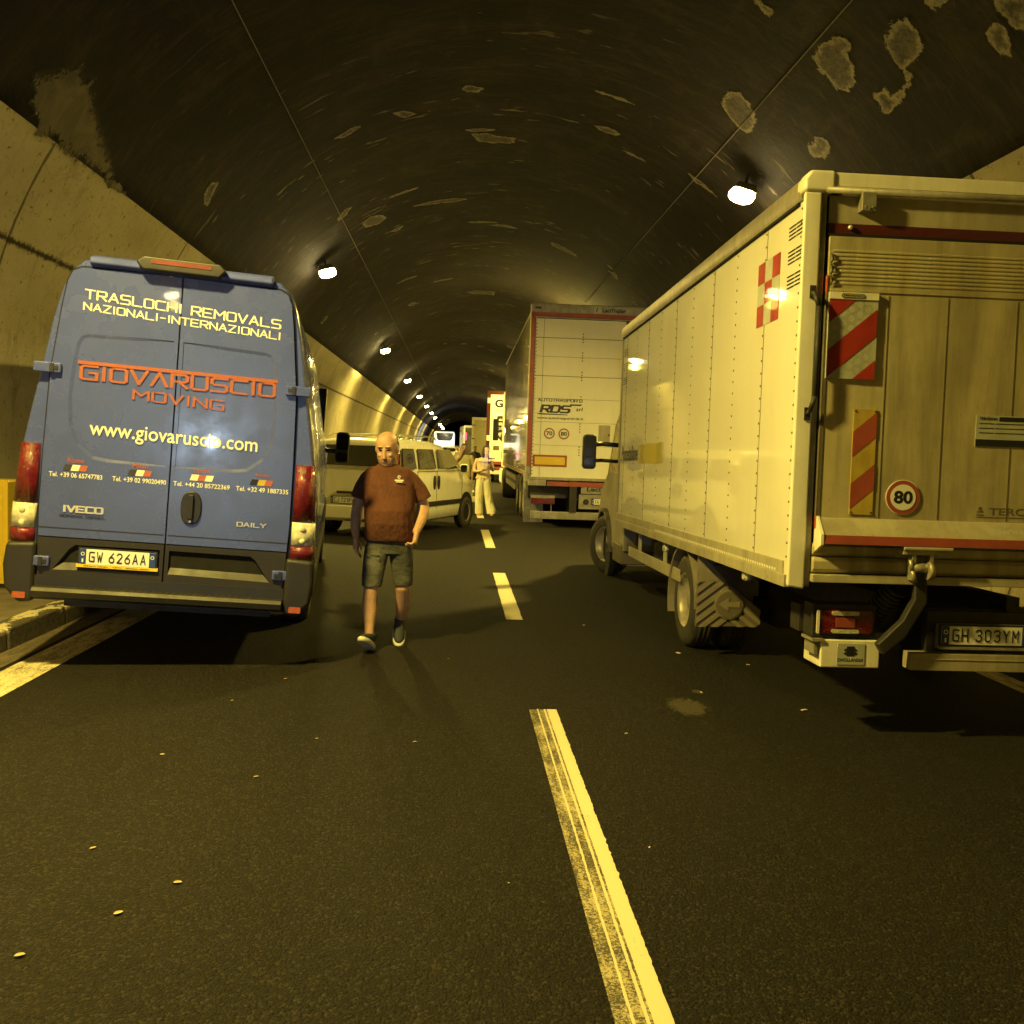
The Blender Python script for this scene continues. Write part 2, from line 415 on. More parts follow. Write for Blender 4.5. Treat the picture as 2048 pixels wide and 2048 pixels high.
def disc(cx, cz, r, n=32): return [(cx + r * math.cos(2 * math.pi * i / n), cz + r * math.sin(2 * math.pi * i / n)) for i in range(n)]

# ---- lettering: a stroke alphabet on a 4 x 6 grid, and the built-in font
G = {
 'A': ['0,0 2,6 4,0', '.9,1.9 3.1,1.9'], '^': ['0,0 2,6 4,0'], 'a': ['0,0 0,6 4,6 4,0', '0,2.6 4,2.6'], 'B': ['0,0 0,6 3.4,6 4,5.4 4,3.6 3.4,3 4,2.4 4,.6 3.4,0 0,0', '0,3 3.4,3'],
 'C': ['4,6 .6,6 0,5.4 0,.6 .6,0 4,0'], 'D': ['0,0 0,6 3.2,6 4,5.2 4,.8 3.2,0 0,0'], 'E': ['4,6 0,6 0,0 4,0', '0,3 3.4,3'],
 'F': ['4,6 0,6 0,0', '0,3 3.2,3'], 'G': ['4,6 .6,6 0,5.4 0,.6 .6,0 4,0 4,3 2.2,3'], 'H': ['0,0 0,6', '4,0 4,6', '0,3 4,3'], 'I': ['2,0 2,6'],
 'J': ['4,6 4,.6 3.4,0 .6,0 0,.6 0,1.6'], 'L': ['0,6 0,0 4,0'], 'M': ['0,0 0,6 2,2.5 4,6 4,0'], 'N': ['0,0 0,6 4,0 4,6'],
 'O': ['.6,6 0,5.4 0,.6 .6,0 3.4,0 4,.6 4,5.4 3.4,6 .6,6'], 'P': ['0,0 0,6 3.4,6 4,5.4 4,3.4 3.4,2.8 0,2.8'],
 'R': ['0,0 0,6 3.4,6 4,5.4 4,3.4 3.4,2.8 0,2.8', '2,2.8 4,0'], 'S': ['4,6 .6,6 0,5.4 0,3.6 .6,3 3.4,3 4,2.4 4,.6 3.4,0 0,0'],
 'T': ['0,6 4,6', '2,6 2,0'], 'U': ['0,6 0,.6 .6,0 3.4,0 4,.6 4,6'], 'V': ['0,6 2,0 4,6'], 'W': ['0,6 1,0 2,4 3,0 4,6'],
 'X': ['0,0 4,6', '0,6 4,0'], 'Y': ['0,6 2,3 4,6', '2,3 2,0'], 'Z': ['0,6 4,6 0,0 4,0'], '-': ['.8,3 3.2,3'], '.': ['1.8,0 2.2,0'],
 '0': ['1,6 0,5 0,1 1,0 3,0 4,1 4,5 3,6 1,6'], '1': ['1,4.6 2.4,6 2.4,0'], '2': ['0,5 1,6 3,6 4,5 4,4 0,0 4,0'],
 '3': ['0,5.2 1,6 3,6 4,5 4,4 3,3.2 1.6,3.2', '3,3.2 4,2.2 4,1 3,0 1,0 0,.8'], '6': ['3.4,6 .4,3 0,2 0,1 1,0 3,0 4,1 4,2.2 3,3.2 .6,3.2'],
 '4': ['3,0 3,6 0,1.6 4,1.6'], '5': ['4,6 .4,6 0,3.4 3,3.4 4,2.4 4,1 3,0 0,0'], '7': ['0,6 4,6 1.4,0'], '9': ['.6,0 3.6,3 4,4 4,5 3,6 1,6 0,5 0,3.8 1,2.8 3.4,2.8'], ' ': [],
}
WID = {'I': 1.0, ' ': 2.2, '.': .6, '-': 3.2, 'M': 4.6, 'W': 4.8}
def stroke_polys(text, w=.8, gap=1.3):
    out = []; x = 0
    for ch in text:
        adv = WID.get(ch, 4.0); sc = adv / 4.0 if ch in 'MW' else 1
        off = x - (1.5 if ch == 'I' else 1.7 if ch == '.' else .4 if ch == '-' else 0)
        for pl in G[ch]:
            pts = [tuple(map(float, p.split(','))) for p in pl.split()]
            pts = [(off + a * sc, b) for a, b in pts]
            for p, q in zip(pts[:-1], pts[1:]):
                d = Vector((q[0] - p[0], q[1] - p[1])); L = d.length or 1; d /= L; nn = Vector((-d.y, d.x)) * w / 2
                e = d * w * .42
                out.append([(p[0] - e.x + nn.x, p[1] - e.y + nn.y), (p[0] - e.x - nn.x, p[1] - e.y - nn.y), (q[0] + e.x - nn.x, q[1] + e.y - nn.y), (q[0] + e.x + nn.x, q[1] + e.y + nn.y)])
        x += adv + gap
    return out
_fc = {}
def font_mesh(text, bold):
    k = (text, bold)
    if k not in _fc:
        cu = bpy.data.curves.new('t', 'FONT'); cu.body = text; cu.size = 1; cu.offset = bold; cu.resolution_u = 3
        ob = bpy.data.objects.new('t', cu); COL.objects.link(ob)
        dg = bpy.context.evaluated_depsgraph_get(); me = bpy.data.meshes.new_from_object(ob.evaluated_get(dg))
        _fc[k] = ([tuple(x.co[:2]) for x in me.vertices], [tuple(p.vertices) for p in me.polygons])
        bpy.data.objects.remove(ob); bpy.data.curves.remove(cu); bpy.data.meshes.remove(me)
    return _fc[k]
REAR = (Vector((1, 0, 0)), Vector((0, 0, 1)), Vector((0, -1, 0)))       # seen from behind
LEFT = (Vector((0, -1, 0)), Vector((0, 0, 1)), Vector((-1, 0, 0)))      # seen from the left side
def lettering(mb, text, o, u0, u1, v0, v1, fr=REAR, stroke=0, bold=0.0, dv=0, slant=0, mi=0):
    """text fitted into the box u0..u1, v0..v1 on the plane through o"""
    U, V, N = fr; o = Vector(o)
    if stroke:
        polys = stroke_polys(text, stroke)
        xs = [p[0] for q in polys for p in q]; ys = [p[1] for q in polys for p in q]
        vs, fs, z = [], [], []
        for i, q in enumerate(polys):
            fs.append(tuple(range(len(vs), len(vs) + 4))); vs += q; z += [(i % 7) * .00025] * 4
    else:
        vs, fs = font_mesh(text, bold); xs = [p[0] for p in vs]; ys = [p[1] for p in vs]; z = [0] * len(vs)
        if not any(c in 'gpqyj,' for c in text) : pass
    a0, a1, b0, b1 = min(xs), max(xs), min(ys), max(ys)
    out = []
    for (x, y), zz in zip(vs, z):
        s = (x - a0) / (a1 - a0); t = (y - b0) / (b1 - b0)
        out.append(o + U * (u0 + (u1 - u0) * s + slant * t * (v1 - v0)) + V * (v0 + (v1 - v0) * t + dv * s) + N * zz)
    mb.add(out, fs, mi)
    return mb

def face_poly(mb, poly, fr, o, mi=0):
    U, V, N = fr; o = Vector(o)
    return mb.add([o + U * a + V * b for a, b in poly], [tuple(range(len(poly)))], mi)

def remesh(name, mb, mats, parent, vox=.008, smooth=4, assign=None):
    me = mb.mesh(name + '_src', 'skin')
    ob = bpy.data.objects.new('tmp', me); COL.objects.link(ob)
    r = ob.modifiers.new('r', 'REMESH'); r.mode = 'VOXEL'; r.voxel_size = vox; r.use_smooth_shade = True
    s = ob.modifiers.new('s', 'SMOOTH'); s.iterations = smooth; s.factor = .5
    dg = bpy.context.evaluated_depsgraph_get()
    out = bpy.data.meshes.new_from_object(ob.evaluated_get(dg)); out.name = name
    bpy.data.objects.remove(ob); bpy.data.meshes.remove(me)
    out.materials.clear()
    for m_ in mats: out.materials.append(M[m_])
    for p in out.polygons:
        p.use_smooth = True
        p.material_index = assign(p.center) if assign else 0
    o = bpy.data.objects.new(name, out); COL.objects.link(o)
    if parent: o.parent = parent
    return o

def limb(mb, pts):
    """pts: (x,y,z,r) chain of tapered capsules"""
    for a, b in zip(pts[:-1], pts[1:]):
        mb.cyl(a[:3], b[:3], a[3], b[3], n=14)
    for a in pts: mb.ball(a[:3], (a[3],) * 3, 14, 10)
def ell(z, cx, cy, rx, ry, n=24, pw=2.3):
    out = []
    for i in range(n):
        t = 2 * math.pi * i / n; c, s = math.cos(t), math.sin(t)
        out.append(Vector((cx + rx * math.copysign(abs(c) ** (2 / pw), c), cy + ry * math.copysign(abs(s) ** (2 / pw), s), z)))
    return out

# ================================================================== SETTING
TX, TZ, TR = .6, 1.6, 5.0
Y0, Y1 = -50.0, 260.0
KL, KR = -3.22, 4.42

rb = MB(); n = 60
for i in range(n):
    ya = Y0 + (Y1 - Y0) * i / n; yb = Y0 + (Y1 - Y0) * (i + 1) / n
    rb.add([(KL, ya, 0), (KR, ya, 0), (KR, yb, 0), (KL, yb, 0)], [(0, 1, 2, 3)])
tag(rb.build('road', 'asphalt', recalc=False), kind='structure')
gb = MB(); gb.add([(-400, -400, -.3), (400, -400, -.3), (400, 600, -.3), (-400, 600, -.3)], [(0, 1, 2, 3)])
tag(gb.build('ground', 'pavement', recalc=False), kind='structure')

def sheet(mb, x0, x1, y0, y1, z, mi=0): mb.add([(x0, y0, z), (x1, y0, z), (x1, y1, z), (x0, y1, z)], [(0, 1, 2, 3)], mi)
mk = MB()
# nearest worn dash: narrow bright strip, two thin lines, ghost edge
ragged_ghost = (.484, .596)
sheet(mk, .484, .596, 2.2, 5.66, .0035, 1)
def ragged(mb, x0, x1, y0, y1, z, mi, jl, jr, step=.018):
    rr_ = random.Random(int(x0 * 1e4)); n_ = int((y1 - y0) / step); vs = []
    for i in range(n_ + 1):
        y = y0 + (y1 - y0) * i / n_; vs += [(x0 + rr_.gauss(0, jl), y, z), (x1 + rr_.gauss(0, jr), y, z)]
    mb.add(vs, [(2 * i, 2 * i + 1, 2 * i + 3, 2 * i + 2) for i in range(n_)], mi)
ragged(mk, .592, .650, 2.2, 5.66, .0065, 0, .0008, .0016)
ragged(mk, .572, .583, 2.2, 5.66, .0065, 0, .0006, .0009)
ragged(mk, .531, .540, 2.2, 5.66, .0065, 0, .0008, .0008)
for a, b in ((8.7, 12.0), (15.05, 18.4), (21.5, 24.8), (27.9, 31.2), (34.2, 37.5), (40.5, 43.8), (46.9, 50.2), (53.2, 56.5), (-4.1, -.8)):
    ragged(mk, .50, .655, a, b, .0045, 0, .003, .003, .03)
sheet(mk, -2.97, -2.68, Y0, 250, .0045, 2)
sheet(mk, 4.0, 4.2, Y0, 250, .0045, 2)
sheet(mk, KL, -3.02, Y0, 250, .0035, 3)
tag(mk.build('road_marking', ['paint', 'paintworn', 'paintedge', 'gutter'], recalc=False), kind='structure')

kb = MB()
for x0, x1 in ((KL - .2, KL), (KR, KR + .2)):
    y = Y0
    while y < 120:
        L = 1.0
        kb.box(x0 + random.uniform(-.006, .006), x1 + random.uniform(-.008, .008), y + .006, y + L - .006, -.1, .16 + random.uniform(-.006, .004)); y += L
    kb.box(x0, x1, 120, 250, -.1, .16)
tag(kb.build('kerb', 'kerb', bevel=.018), kind='structure')
pb = MB()
for x0, x1 in ((-4.4, KL - .2), (KR + .2, 5.6)):
    y = Y0
    while y < 60:
        pb.box(x0, x1, y + .008, y + 2.492, -.1, .15); y += 2.5
    pb.box(x0, x1, 60, 250, -.1, .15)
tag(pb.build('pavement', 'pavement'), kind='structure')

def arc(a0, a1, step, y0, y1, ystep, rad=TR):
    mb_v, mb_f, uv = [], [], []
    na = max(1, int(round((a1 - a0) / step))); ny = int(round((y1 - y0) / ystep))
    for j in range(ny + 1):
        y = y0 + (y1 - y0) * j / ny
        for i in range(na + 1):
            a = a0 + (a1 - a0) * i / na
            mb_v.append((TX + rad * math.sin(R(a)), y, TZ + rad * math.cos(R(a)))); uv.append((a * TR * math.pi / 180, y))
    for j in range(ny):
        for i in range(na):
            k = j * (na + 1) + i; mb_f.append((k, k + na + 1, k + na + 2, k + 1))
    return mb_v, mb_f, uv
def lining_obj(name, a0, a1, material, rad=TR):
    vs, fs, uv = arc(a0, a1, 3, Y0, Y1, 5, rad)
    me = bpy.data.meshes.new(name); me.from_pydata(vs, [], fs)
    l = me.uv_layers.new(name='lining')
    for lp in me.loops: l.data[lp.index].uv = uv[lp.vertex_index]
    for p in me.polygons: p.use_smooth = True
    me.materials.append(M[material])
    o = bpy.data.objects.new(name, me); COL.objects.link(o)
    s = o.modifiers.new('thick', 'SOLIDIFY'); s.thickness = .3; s.offset = -1
    return o
vault = lining_obj('tunnel_ceiling', -58.8, 56.8, 'vault')
tag(vault, kind='structure')
wl = lining_obj('tunnel_wall', -108, -58.8, 'wall'); tag(wl, 'pale painted concrete tunnel wall on the left behind the blue van', 'tunnel wall', 'painted tunnel walls')
wr = lining_obj('tunnel_wall', 56.8, 108, 'wall'); tag(wr, 'pale painted tunnel wall showing above the roof of the near box truck', 'tunnel wall', 'painted tunnel walls')
for y, nm in ((Y1, 'tunnel_end'), (Y0, 'tunnel_end')):
    eb = MB(); eb.cyl((TX, y, TZ), (TX, y + .3, TZ), 5.3, n=48, smooth=False)
    tag(eb.build(nm, 'gap'), kind='structure')

# mineral deposits on the ceiling: flat irregular crusts that follow the vault
def stain(outline, material='stain', width=.07, cell=.022):
    """outline: (degrees round the vault, metres along); crust meshed as a fine grid, 'rad' holds the distance from its rim"""
    P_ = [(R(a) * TR, y) for a, y in outline]
    def sd(x, y):
        best = 1e9; ins = False
        for i in range(len(P_)):
            x1, y1 = P_[i]; x2, y2 = P_[(i + 1) % len(P_)]
            dx, dy = x2 - x1, y2 - y1; t = max(0, min(1, ((x - x1) * dx + (y - y1) * dy) / (dx * dx + dy * dy + 1e-12)))
            best = min(best, math.hypot(x - x1 - dx * t, y - y1 - dy * t))
            if (y1 > y) != (y2 > y) and x < (x2 - x1) * (y - y1) / (y2 - y1) + x1: ins = not ins
        return best if ins else -best
    m_ = .09
    x0, x1 = min(p[0] for p in P_) - m_, max(p[0] for p in P_) + m_; y0, y1 = min(p[1] for p in P_) - m_, max(p[1] for p in P_) + m_
    nx, ny = max(4, int((x1 - x0) / cell)), max(4, int((y1 - y0) / cell))
    vs, at, idx, fs = [], [], {}, []
    D = [[sd(x0 + (x1 - x0) * i / nx, y0 + (y1 - y0) * j / ny) for i in range(nx + 1)] for j in range(ny + 1)]
    def V_(i, j):
        if (i, j) not in idx:
            a = (x0 + (x1 - x0) * i / nx) / TR; y = y0 + (y1 - y0) * j / ny
            idx[i, j] = len(vs); vs.append((TX + (TR - .008) * math.sin(a), y, TZ + (TR - .008) * math.cos(a)))
            at.append(.9 - D[j][i] / width * .32)
        return idx[i, j]
    for j in range(ny):
        for i in range(nx):
            if max(D[j][i], D[j][i + 1], D[j + 1][i], D[j + 1][i + 1]) > -.08: fs.append((V_(i, j), V_(i, j + 1), V_(i + 1, j + 1), V_(i + 1, j)))
    me = bpy.data.meshes.new('mineral_stain'); me.from_pydata(vs, [], fs)
    ca = me.attributes.new('rad', 'FLOAT', 'POINT'); ca.data.foreach_set('value', at)
    for p in me.polygons: p.use_smooth = True
    me.materials.append(M[material])
    o = bpy.data.objects.new('mineral_stain', me); COL.objects.link(o); o.parent = vault
OUTLINES = [
    [(30.35, 11.36), (31.62, 11.28), (33.28, 11.32), (34.83, 11.47), (35.82, 11.72), (35.56, 11.98), (34.27, 12.01), (32.21, 11.94), (30.6, 11.83), (29.66, 11.63)],
    [(34.89, 9.5), (35.57, 9.32), (36.21, 9.17), (37.42, 9.13), (37.79, 9.26), (39.41, 9.37), (41.15, 9.53), (41.06, 9.76), (39.46, 9.86), (37.36, 9.82), (35.45, 9.7)],
    [(39.47, 8.7), (39.16, 8.47), (39.76, 8.29), (41.33, 8.28), (42.75, 8.38), (43.69, 8.56), (43.79, 8.72), (43.29, 8.85), (41.88, 8.81), (40.13, 8.77)],
    [(43.78, 8.7), (44.97, 8.84), (45.69, 9.1), (46.22, 9.37), (45.72, 9.52), (44.57, 9.46), (43.57, 9.48), (43.25, 9.33), (43.73, 9.23), (44.81, 9.24), (44.73, 9.03), (44.19, 8.88), (43.42, 8.83)],
    [(42.88, 10.83), (43.88, 10.7), (45.0, 10.78), (45.57, 10.97), (45.11, 11.17), (43.8, 11.24), (42.82, 11.12)],
    [(45.62, 7.55), (46.41, 7.46), (47.15, 7.51), (48.17, 7.52), (48.61, 7.61), (47.83, 7.7), (46.57, 7.72), (45.81, 7.68)],
    [(43.89, 7.33), (45.59, 7.09), (47.86, 7.29), (47.49, 7.38), (46.17, 7.42), (44.68, 7.41)],
    [(39.24, 7.95), (41.36, 7.67), (41.41, 7.8), (40.81, 7.95), (39.84, 8.01)],
    [(25.74, 9.49), (26.59, 9.45), (28.59, 9.49), (28.59, 9.58), (27.76, 9.6)],
    [(-49.73, 12.38), (-49.12, 12.6), (-50.43, 12.71), (-52.45, 12.88), (-52.96, 12.7), (-51.68, 12.49)],
    [(-54.99, 8.08), (-53.59, 8.26), (-51.63, 8.48), (-52.02, 8.81), (-53.38, 9.09), (-55.32, 9.54), (-56.98, 9.95), (-58.35, 10.18), (-58.52, 9.58), (-58.75, 8.98), (-58.71, 8.55), (-57.78, 8.35), (-56.12, 8.18)],
    [(-58.35, 10.18), (-58.02, 10.4), (-58.76, 10.67), (-59.08, 10.33), (-58.99, 10.02)],
    [(-5.99, 15.4), (-3.36, 15.38), (-1.03, 15.52), (2.06, 15.57), (1.85, 15.83), (-2.01, 15.89), (-4.77, 15.77)],
    [(-31.15, 18.9), (-28.83, 18.7), (-26.05, 18.96), (-25.65, 19.35), (-27.62, 19.49), (-30.61, 19.3)],
    [(-35.54, 17.66), (-33.32, 17.39), (-31.69, 17.46), (-33.4, 17.76), (-35.35, 17.85)],
    [(-18.98, 19.16), (-14.36, 19.14), (-9.6, 19.17), (-5.79, 19.35), (-9.61, 19.48), (-14.44, 19.38)],
    [(-5.62, 30.72), (-1.88, 30.45), (4.92, 30.43), (4.84, 31.13), (-0.97, 31.08)],
    [(-27.89, 30.37), (-25.34, 30.25), (-24.19, 30.67), (-26.16, 30.93)],
    [(-8.31, 13.46), (-6.68, 13.36), (-4.34, 13.51), (-5.3, 13.66), (-7.31, 13.59)],
    [(16.2, 22.05), (18.53, 22.05), (23.58, 22.22), (24.49, 22.4), (20.9, 22.47), (17.16, 22.36)],
    [(-19.71, 13.88), (-17.61, 13.9), (-15.65, 14.17), (-17.47, 14.23)],
]
for k, ol in enumerate(OUTLINES):
    if k == 11: continue
    stain(ol, 'stainplain' if k == 10 else 'stain', width=.2 if k == 10 else .075 if k < 9 else .06, cell=.02 if k < 9 else .03)
stain(OUTLINES[11], 'stainplain', .05)
for k in range(40):
    rnd = random.Random(300 + k); yy = rnd.uniform(20, 80) if k < 30 else rnd.uniform(13, 22); ac = rnd.uniform(-53, 38)
    ra, ry = rnd.uniform(.08, .32), rnd.uniform(.06, .16) * (yy / 22); ph = rnd.uniform(0, 6)
    stain([(ac + math.degrees(ra / TR) * (1 + .3 * math.sin(3 * t + ph)) * math.cos(t), yy + ry * (1 + .25 * math.sin(2 * t + ph)) * math.sin(t)) for t in [2 * math.pi * q / 14 for q in range(14)]], width=.07, cell=.04 if yy < 40 else .07)

# cables along the ceiling
def cable(angle, r, label):
    cb = MB(); pts = []
    for i in range(0, 24):
        y = Y0 + (Y1 - Y0) * i / 23; a = R(angle)
        pts.append((TX + (TR - .02) * math.sin(a), y, TZ + (TR - .02) * math.cos(a)))
    cb.tube(pts, r, 6)
    return tag(cb.build('ceiling_cable', 'cable'), label, 'cable', 'cables along the vault')
cable(-34.7, .006, 'thin dark cable running the length of the ceiling above the left lamps')
cable(34.4, .006, 'thin pale cable on the ceiling above the trailer with the red frame')

# ------------------------------------------------------------------ tunnel lamps
lamp_light = bpy.data.lights.new('tunnel_lamp_light', 'AREA'); lamp_light.shape = 'RECTANGLE'
lamp_light.size = .28; lamp_light.size_y = .28; lamp_light.spread = R(160); lamp_light.color = LAMP_COL; lamp_light.energy = LAMP_W
lamp_wide = lamp_light.copy(); lamp_wide.spread = R(178)
glow_light = bpy.data.lights.new('lamp_glow', 'POINT'); glow_light.shadow_soft_size = .12; glow_light.color = LAMP_COL; glow_light.energy = 26
glow_right = glow_light.copy(); glow_right.energy = 200
glow_near = glow_light.copy(); glow_near.energy = 130
def tunnel_lamp():
    t = bpy.data.objects.new('tunnel_lamp', None); COL.objects.link(t)
    hb = MB(); hb.prism([(-.16, .06), (.16, .06), (.12, .15), (-.12, .15)], 'y', -.16, .16)
    hb.build('housing', 'housing', t, bevel=.01)
    lb = MB()
    rings = []
    for z, k in ((.065, .70), (.02, .74), (-.03, .68), (-.06, .45)):
        rings.append([Vector((.22 * k * x, .22 * k * y, z)) for x, y in ((-1, -.5), (-.6, -1), (.6, -1), (1, -.5), (1, .5), (.6, 1), (-.6, 1), (-1, .5))])
    lb.loft(rings, smooth=False); lb.build('lens', 'lens', t)
    bb = MB(); bb.box(-.02, .02, -.02, .02, .148, .33); bb.build('bracket', 'housing', t)
    return t
M['lens'].cycles.emission_sampling = 'NONE'
ord_w = ['nearest', 'second', 'third', 'fourth', 'fifth', 'sixth', 'seventh', 'eighth', 'ninth', 'tenth']
proto = tunnel_lamp(); used = False
def put_lamp(side, y, label):
    global used
    o = copy_tree(proto) if used else proto; used = True
    sgn = -1 if side < 0 else 1
    x, z = (-2.70, 4.98) if sgn < 0 else (3.71, 5.08)
    if sgn < 0 and 0 < y < 10: x, y = -2.5, 3.8
    o.location = (x, y, z); o.rotation_euler = (0, sgn * R(15), 0)
    tag(o, label, 'lamp', 'sodium lamps along the tunnel')
    l = bpy.data.objects.new('lamp_light', lamp_wide if (sgn < 0 and 0 < y < 10) else lamp_light); COL.objects.link(l); l.parent = o; l.location = (0, 0, -.08)
    l = bpy.data.objects.new('lamp_glow', glow_right if (sgn > 0 and y > 15) else glow_near if (sgn < 0 and 0 < y < 10) else glow_light); COL.objects.link(l); l.parent = o; l.location = (0, 0, -.22)
k = 0
for i in range(-2, 11):
    y = 19.42 + 15.275 * i
    if i == 7: continue
    lab = {-3: 'lit sodium lamp on the left haunch farthest behind the camera', -2: 'lit sodium lamp on the left haunch a few metres behind the camera', -1: 'lit sodium lamp on the left haunch just out of view above the blue van side'}.get(i)
    if i == 0: lab = 'largest lit sodium lamp of the left row, right of the blue van roof'
    elif 0 < i < 7: lab = 'lit sodium lamp of the left row, %s along from the blue van roof' % ord_w[i]
    elif i > 7: lab = 'tiny far lit lamp above the white coach, %s from the near end' % ('eleventh', 'twelfth', 'thirteenth', 'fourteenth', 'fifteenth')[i - 8]
    put_lamp(-1, y, lab)
for i in (0, 1, 2, 3, 4, 5):
    y = 12.78 + 15.275 * i
    lab = {0: 'bright sodium lamp on the right, glaring above the near box truck roof', -1: 'lit sodium lamp on the right just behind the camera', -2: 'lit sodium lamp on the right far behind the camera',
           1: 'lit sodium lamp over the roof of the red-framed trailer', 2: 'lit sodium lamp over the trailer with the black G', 3: 'lit sodium lamp over the greenish box truck', 4: 'lit sodium lamp over the far bluish-lit truck', 5: 'last lit sodium lamp of the right row, far beyond the trucks'}[i]
    put_lamp(1, y, lab)

# ------------------------------------------------------------------ yellow cabinet on the pavement
cbn = thing('roadside_cabinet', 'yellow cabinet standing on the left pavement against the tunnel wall', 'cabinet', (-4.28, 9.0, .15), yaw=0)
b = MB(); b.prism(rrect(-.19, .19, 0.04, 1.0, .03), 'y', -.12, .12); b.build('body', 'yellow', cbn, bevel=.008)
b = MB(); b.box(-.15, .15, -.1, .1, 0, .04); b.build('plinth', 'darkgrey', cbn)
b = MB(); b.prism(rrect(-.15, .15, .09, .95, .02), 'y', -.128, -.1205); b.build('door', 'yellow', cbn)

# ================================================================== WHEELS
def wheel(parent, x, y, z, r, wd, out, rim='steel', steer=0, hub=.03, name='wheel'):
    """out: +1 outer face towards +x, -1 towards -x"""
    b = MB(); h = wd / 2; rr = r * .60
    b.revolve([(-h, rr), (-h * 1.0, r * .82), (-h * .86, r * .955), (-h * .6, r), (h * .6, r), (h * .86, r * .955), (h, r * .82), (h, rr), (h * .3, rr * .98), (-h * .3, rr * .98)], (0, 0, 0), 'x', 40)
    for g in range(-1, 2):
        b.revolve([(g * h * .36 - .006, r * 1.0), (g * h * .36 - .004, r * 1.012), (g * h * .36 + .02, r * 1.012), (g * h * .36 + .022, r)], (0, 0, 0), 'x', 40)
    t = b.build(name, 'rubber', parent); t.location = (x, y, z); t.rotation_euler = (0, 0, steer)
    c = MB(); o = out
    c.revolve([(o * h * .92, rr * 1.0), (o * h * .98, rr * .97), (o * h * .75, rr * .90), (o * h * .25, rr * .82), (o * h * .1, rr * .5), (o * h * .22, rr * .42), (o * h * .5, rr * .3), (o * h * .55, rr * .12), (o * h * .56, .002)], (0, 0, 0), 'x', 36)
    for i in range(8):
        a = 2 * math.pi * i / 8
        c.cyl((o * h * .12, rr * .37 * math.cos(a), rr * .37 * math.sin(a)), (o * h * .36, rr * .37 * math.cos(a), rr * .37 * math.sin(a)), .012, n=6)
    c.build('rim', rim, t)
    return t

def plate(parent, x0, x1, z0, z1, y, text, name='number_plate', split=None):
    b = MB(); b.box(x0 - .01, x1 + .01, y, y + .012, z0 - .01, z1 + .01, 1); b.box(x0, x1, y - .004, y - .0005, z0, z1, 0)
    wdt = x1 - x0; bw = wdt * .085
    b.box(x0, x0 + bw, y - .006, y - .0042, z0, z1, 2); b.box(x1 - bw, x1, y - .006, y - .0042, z0, z1, 2)
    o = b.build(name, ['plate', 'black', 'plateblue'], parent)
    t = MB(); a, c = text.split(' ') if ' ' in text else (text, '')
    hz = z1 - z0
    n1, n2 = len(a), len(c); inner0, inner1 = x0 + bw + .012, x1 - bw - .012
    tot = n1 + n2 + .5; uw = (inner1 - inner0) / tot
    for i, ch in enumerate(a): lettering(t, ch, (0, y - .0062, 0), inner0 + uw * (i + .1), inner0 + uw * (i + .86), z0 + hz * .14, z0 + hz * .86, stroke=.95)
    for i, ch in enumerate(c):
        i += n1 + .5; lettering(t, ch, (0, y - .0062, 0), inner0 + uw * (i + .1), inner0 + uw * (i + .86), z0 + hz * .14, z0 + hz * .86, stroke=.95)
    t.build('lettering', 'ink', o, recalc=False)
    t = MB(); lettering(t, 'I', (0, y - .0085, 0), x0 + bw * .38, x0 + bw * .62, z0 + hz * .12, z0 + hz * .36, stroke=.9)
    t2 = disc(x0 + bw / 2, z0 + hz * .68, bw * .3, 14); t3 = disc(x0 + bw / 2, z0 + hz * .68, bw * .2, 14)
    t.add([(p[0], y - .0085, p[1]) for p in t2] + [(p[0], y - .0085, p[1]) for p in t3], [(i, (i + 1) % 14, (i + 1) % 14 + 14, i + 14) for i in range(14)])
    t2 = disc(x1 - bw / 2, z0 + hz * .68, bw * .3, 14); t3 = disc(x1 - bw / 2, z0 + hz * .68, bw * .2, 14)
    t.add([(p[0], y - .0085, p[1]) for p in t2] + [(p[0], y - .0085, p[1]) for p in t3], [(i, (i + 1) % 14, (i + 1) % 14 + 14, i + 14) for i in range(14)])
    t.build('emblem', 'plate', o, recalc=False)
    return o

# ================================================================== BLUE REMOVALS VAN
van = thing('removals_van', 'blue high-roof removals van with cream and orange lettering on its rear doors', 'van', (-2.0, 6.5, .05), yaw=R(7), roll=R(3.2))
prof = [(.86, .42), (.945, .56), (.975, .85), (.968, 1.3), (.915, 1.62), (.862, 1.92), (.80, 2.28), (.755, 2.47), (.71, 2.58), (.63, 2.652), (.45, 2.675), (.0, 2.685)]
def vring(y, k=1, kz=1, pr=prof):
    right = [Vector((x * k, y, z if z < 1 else 1 + (z - 1) * kz)) for x, z in pr]
    left = [Vector((-p.x, p.y, p.z)) for p in reversed(right[:-1])]
    return right + left
def nosering(y, ztop, k):
    pr = [(x * k, .42 + (z - .42) * (ztop - .42) / (2.685 - .42)) for x, z in prof]
    if ztop < 1.7: pr = [(min(.95, .95 * k) * (1 if i < 8 else (1 - (i - 7) / 4.0 * .98)), .42 + (ztop - .42) * (i / 8 if i < 8 else 1 + .02 * (i - 8))) for i in range(12)]
    return vring(y, 1, 1, pr)
b = MB(); b.loft([vring(.0, .975, .992), vring(.02, .992, .998), vring(.06), vring(3), vring(5.1), vring(5.45, .99, .99), nosering(5.8, 2.35, .97), nosering(6.25, 1.62, 1.0), nosering(6.75, 1.35, .97), nosering(7.0, 1.05, .9)])
b.build('body', 'blue', van)
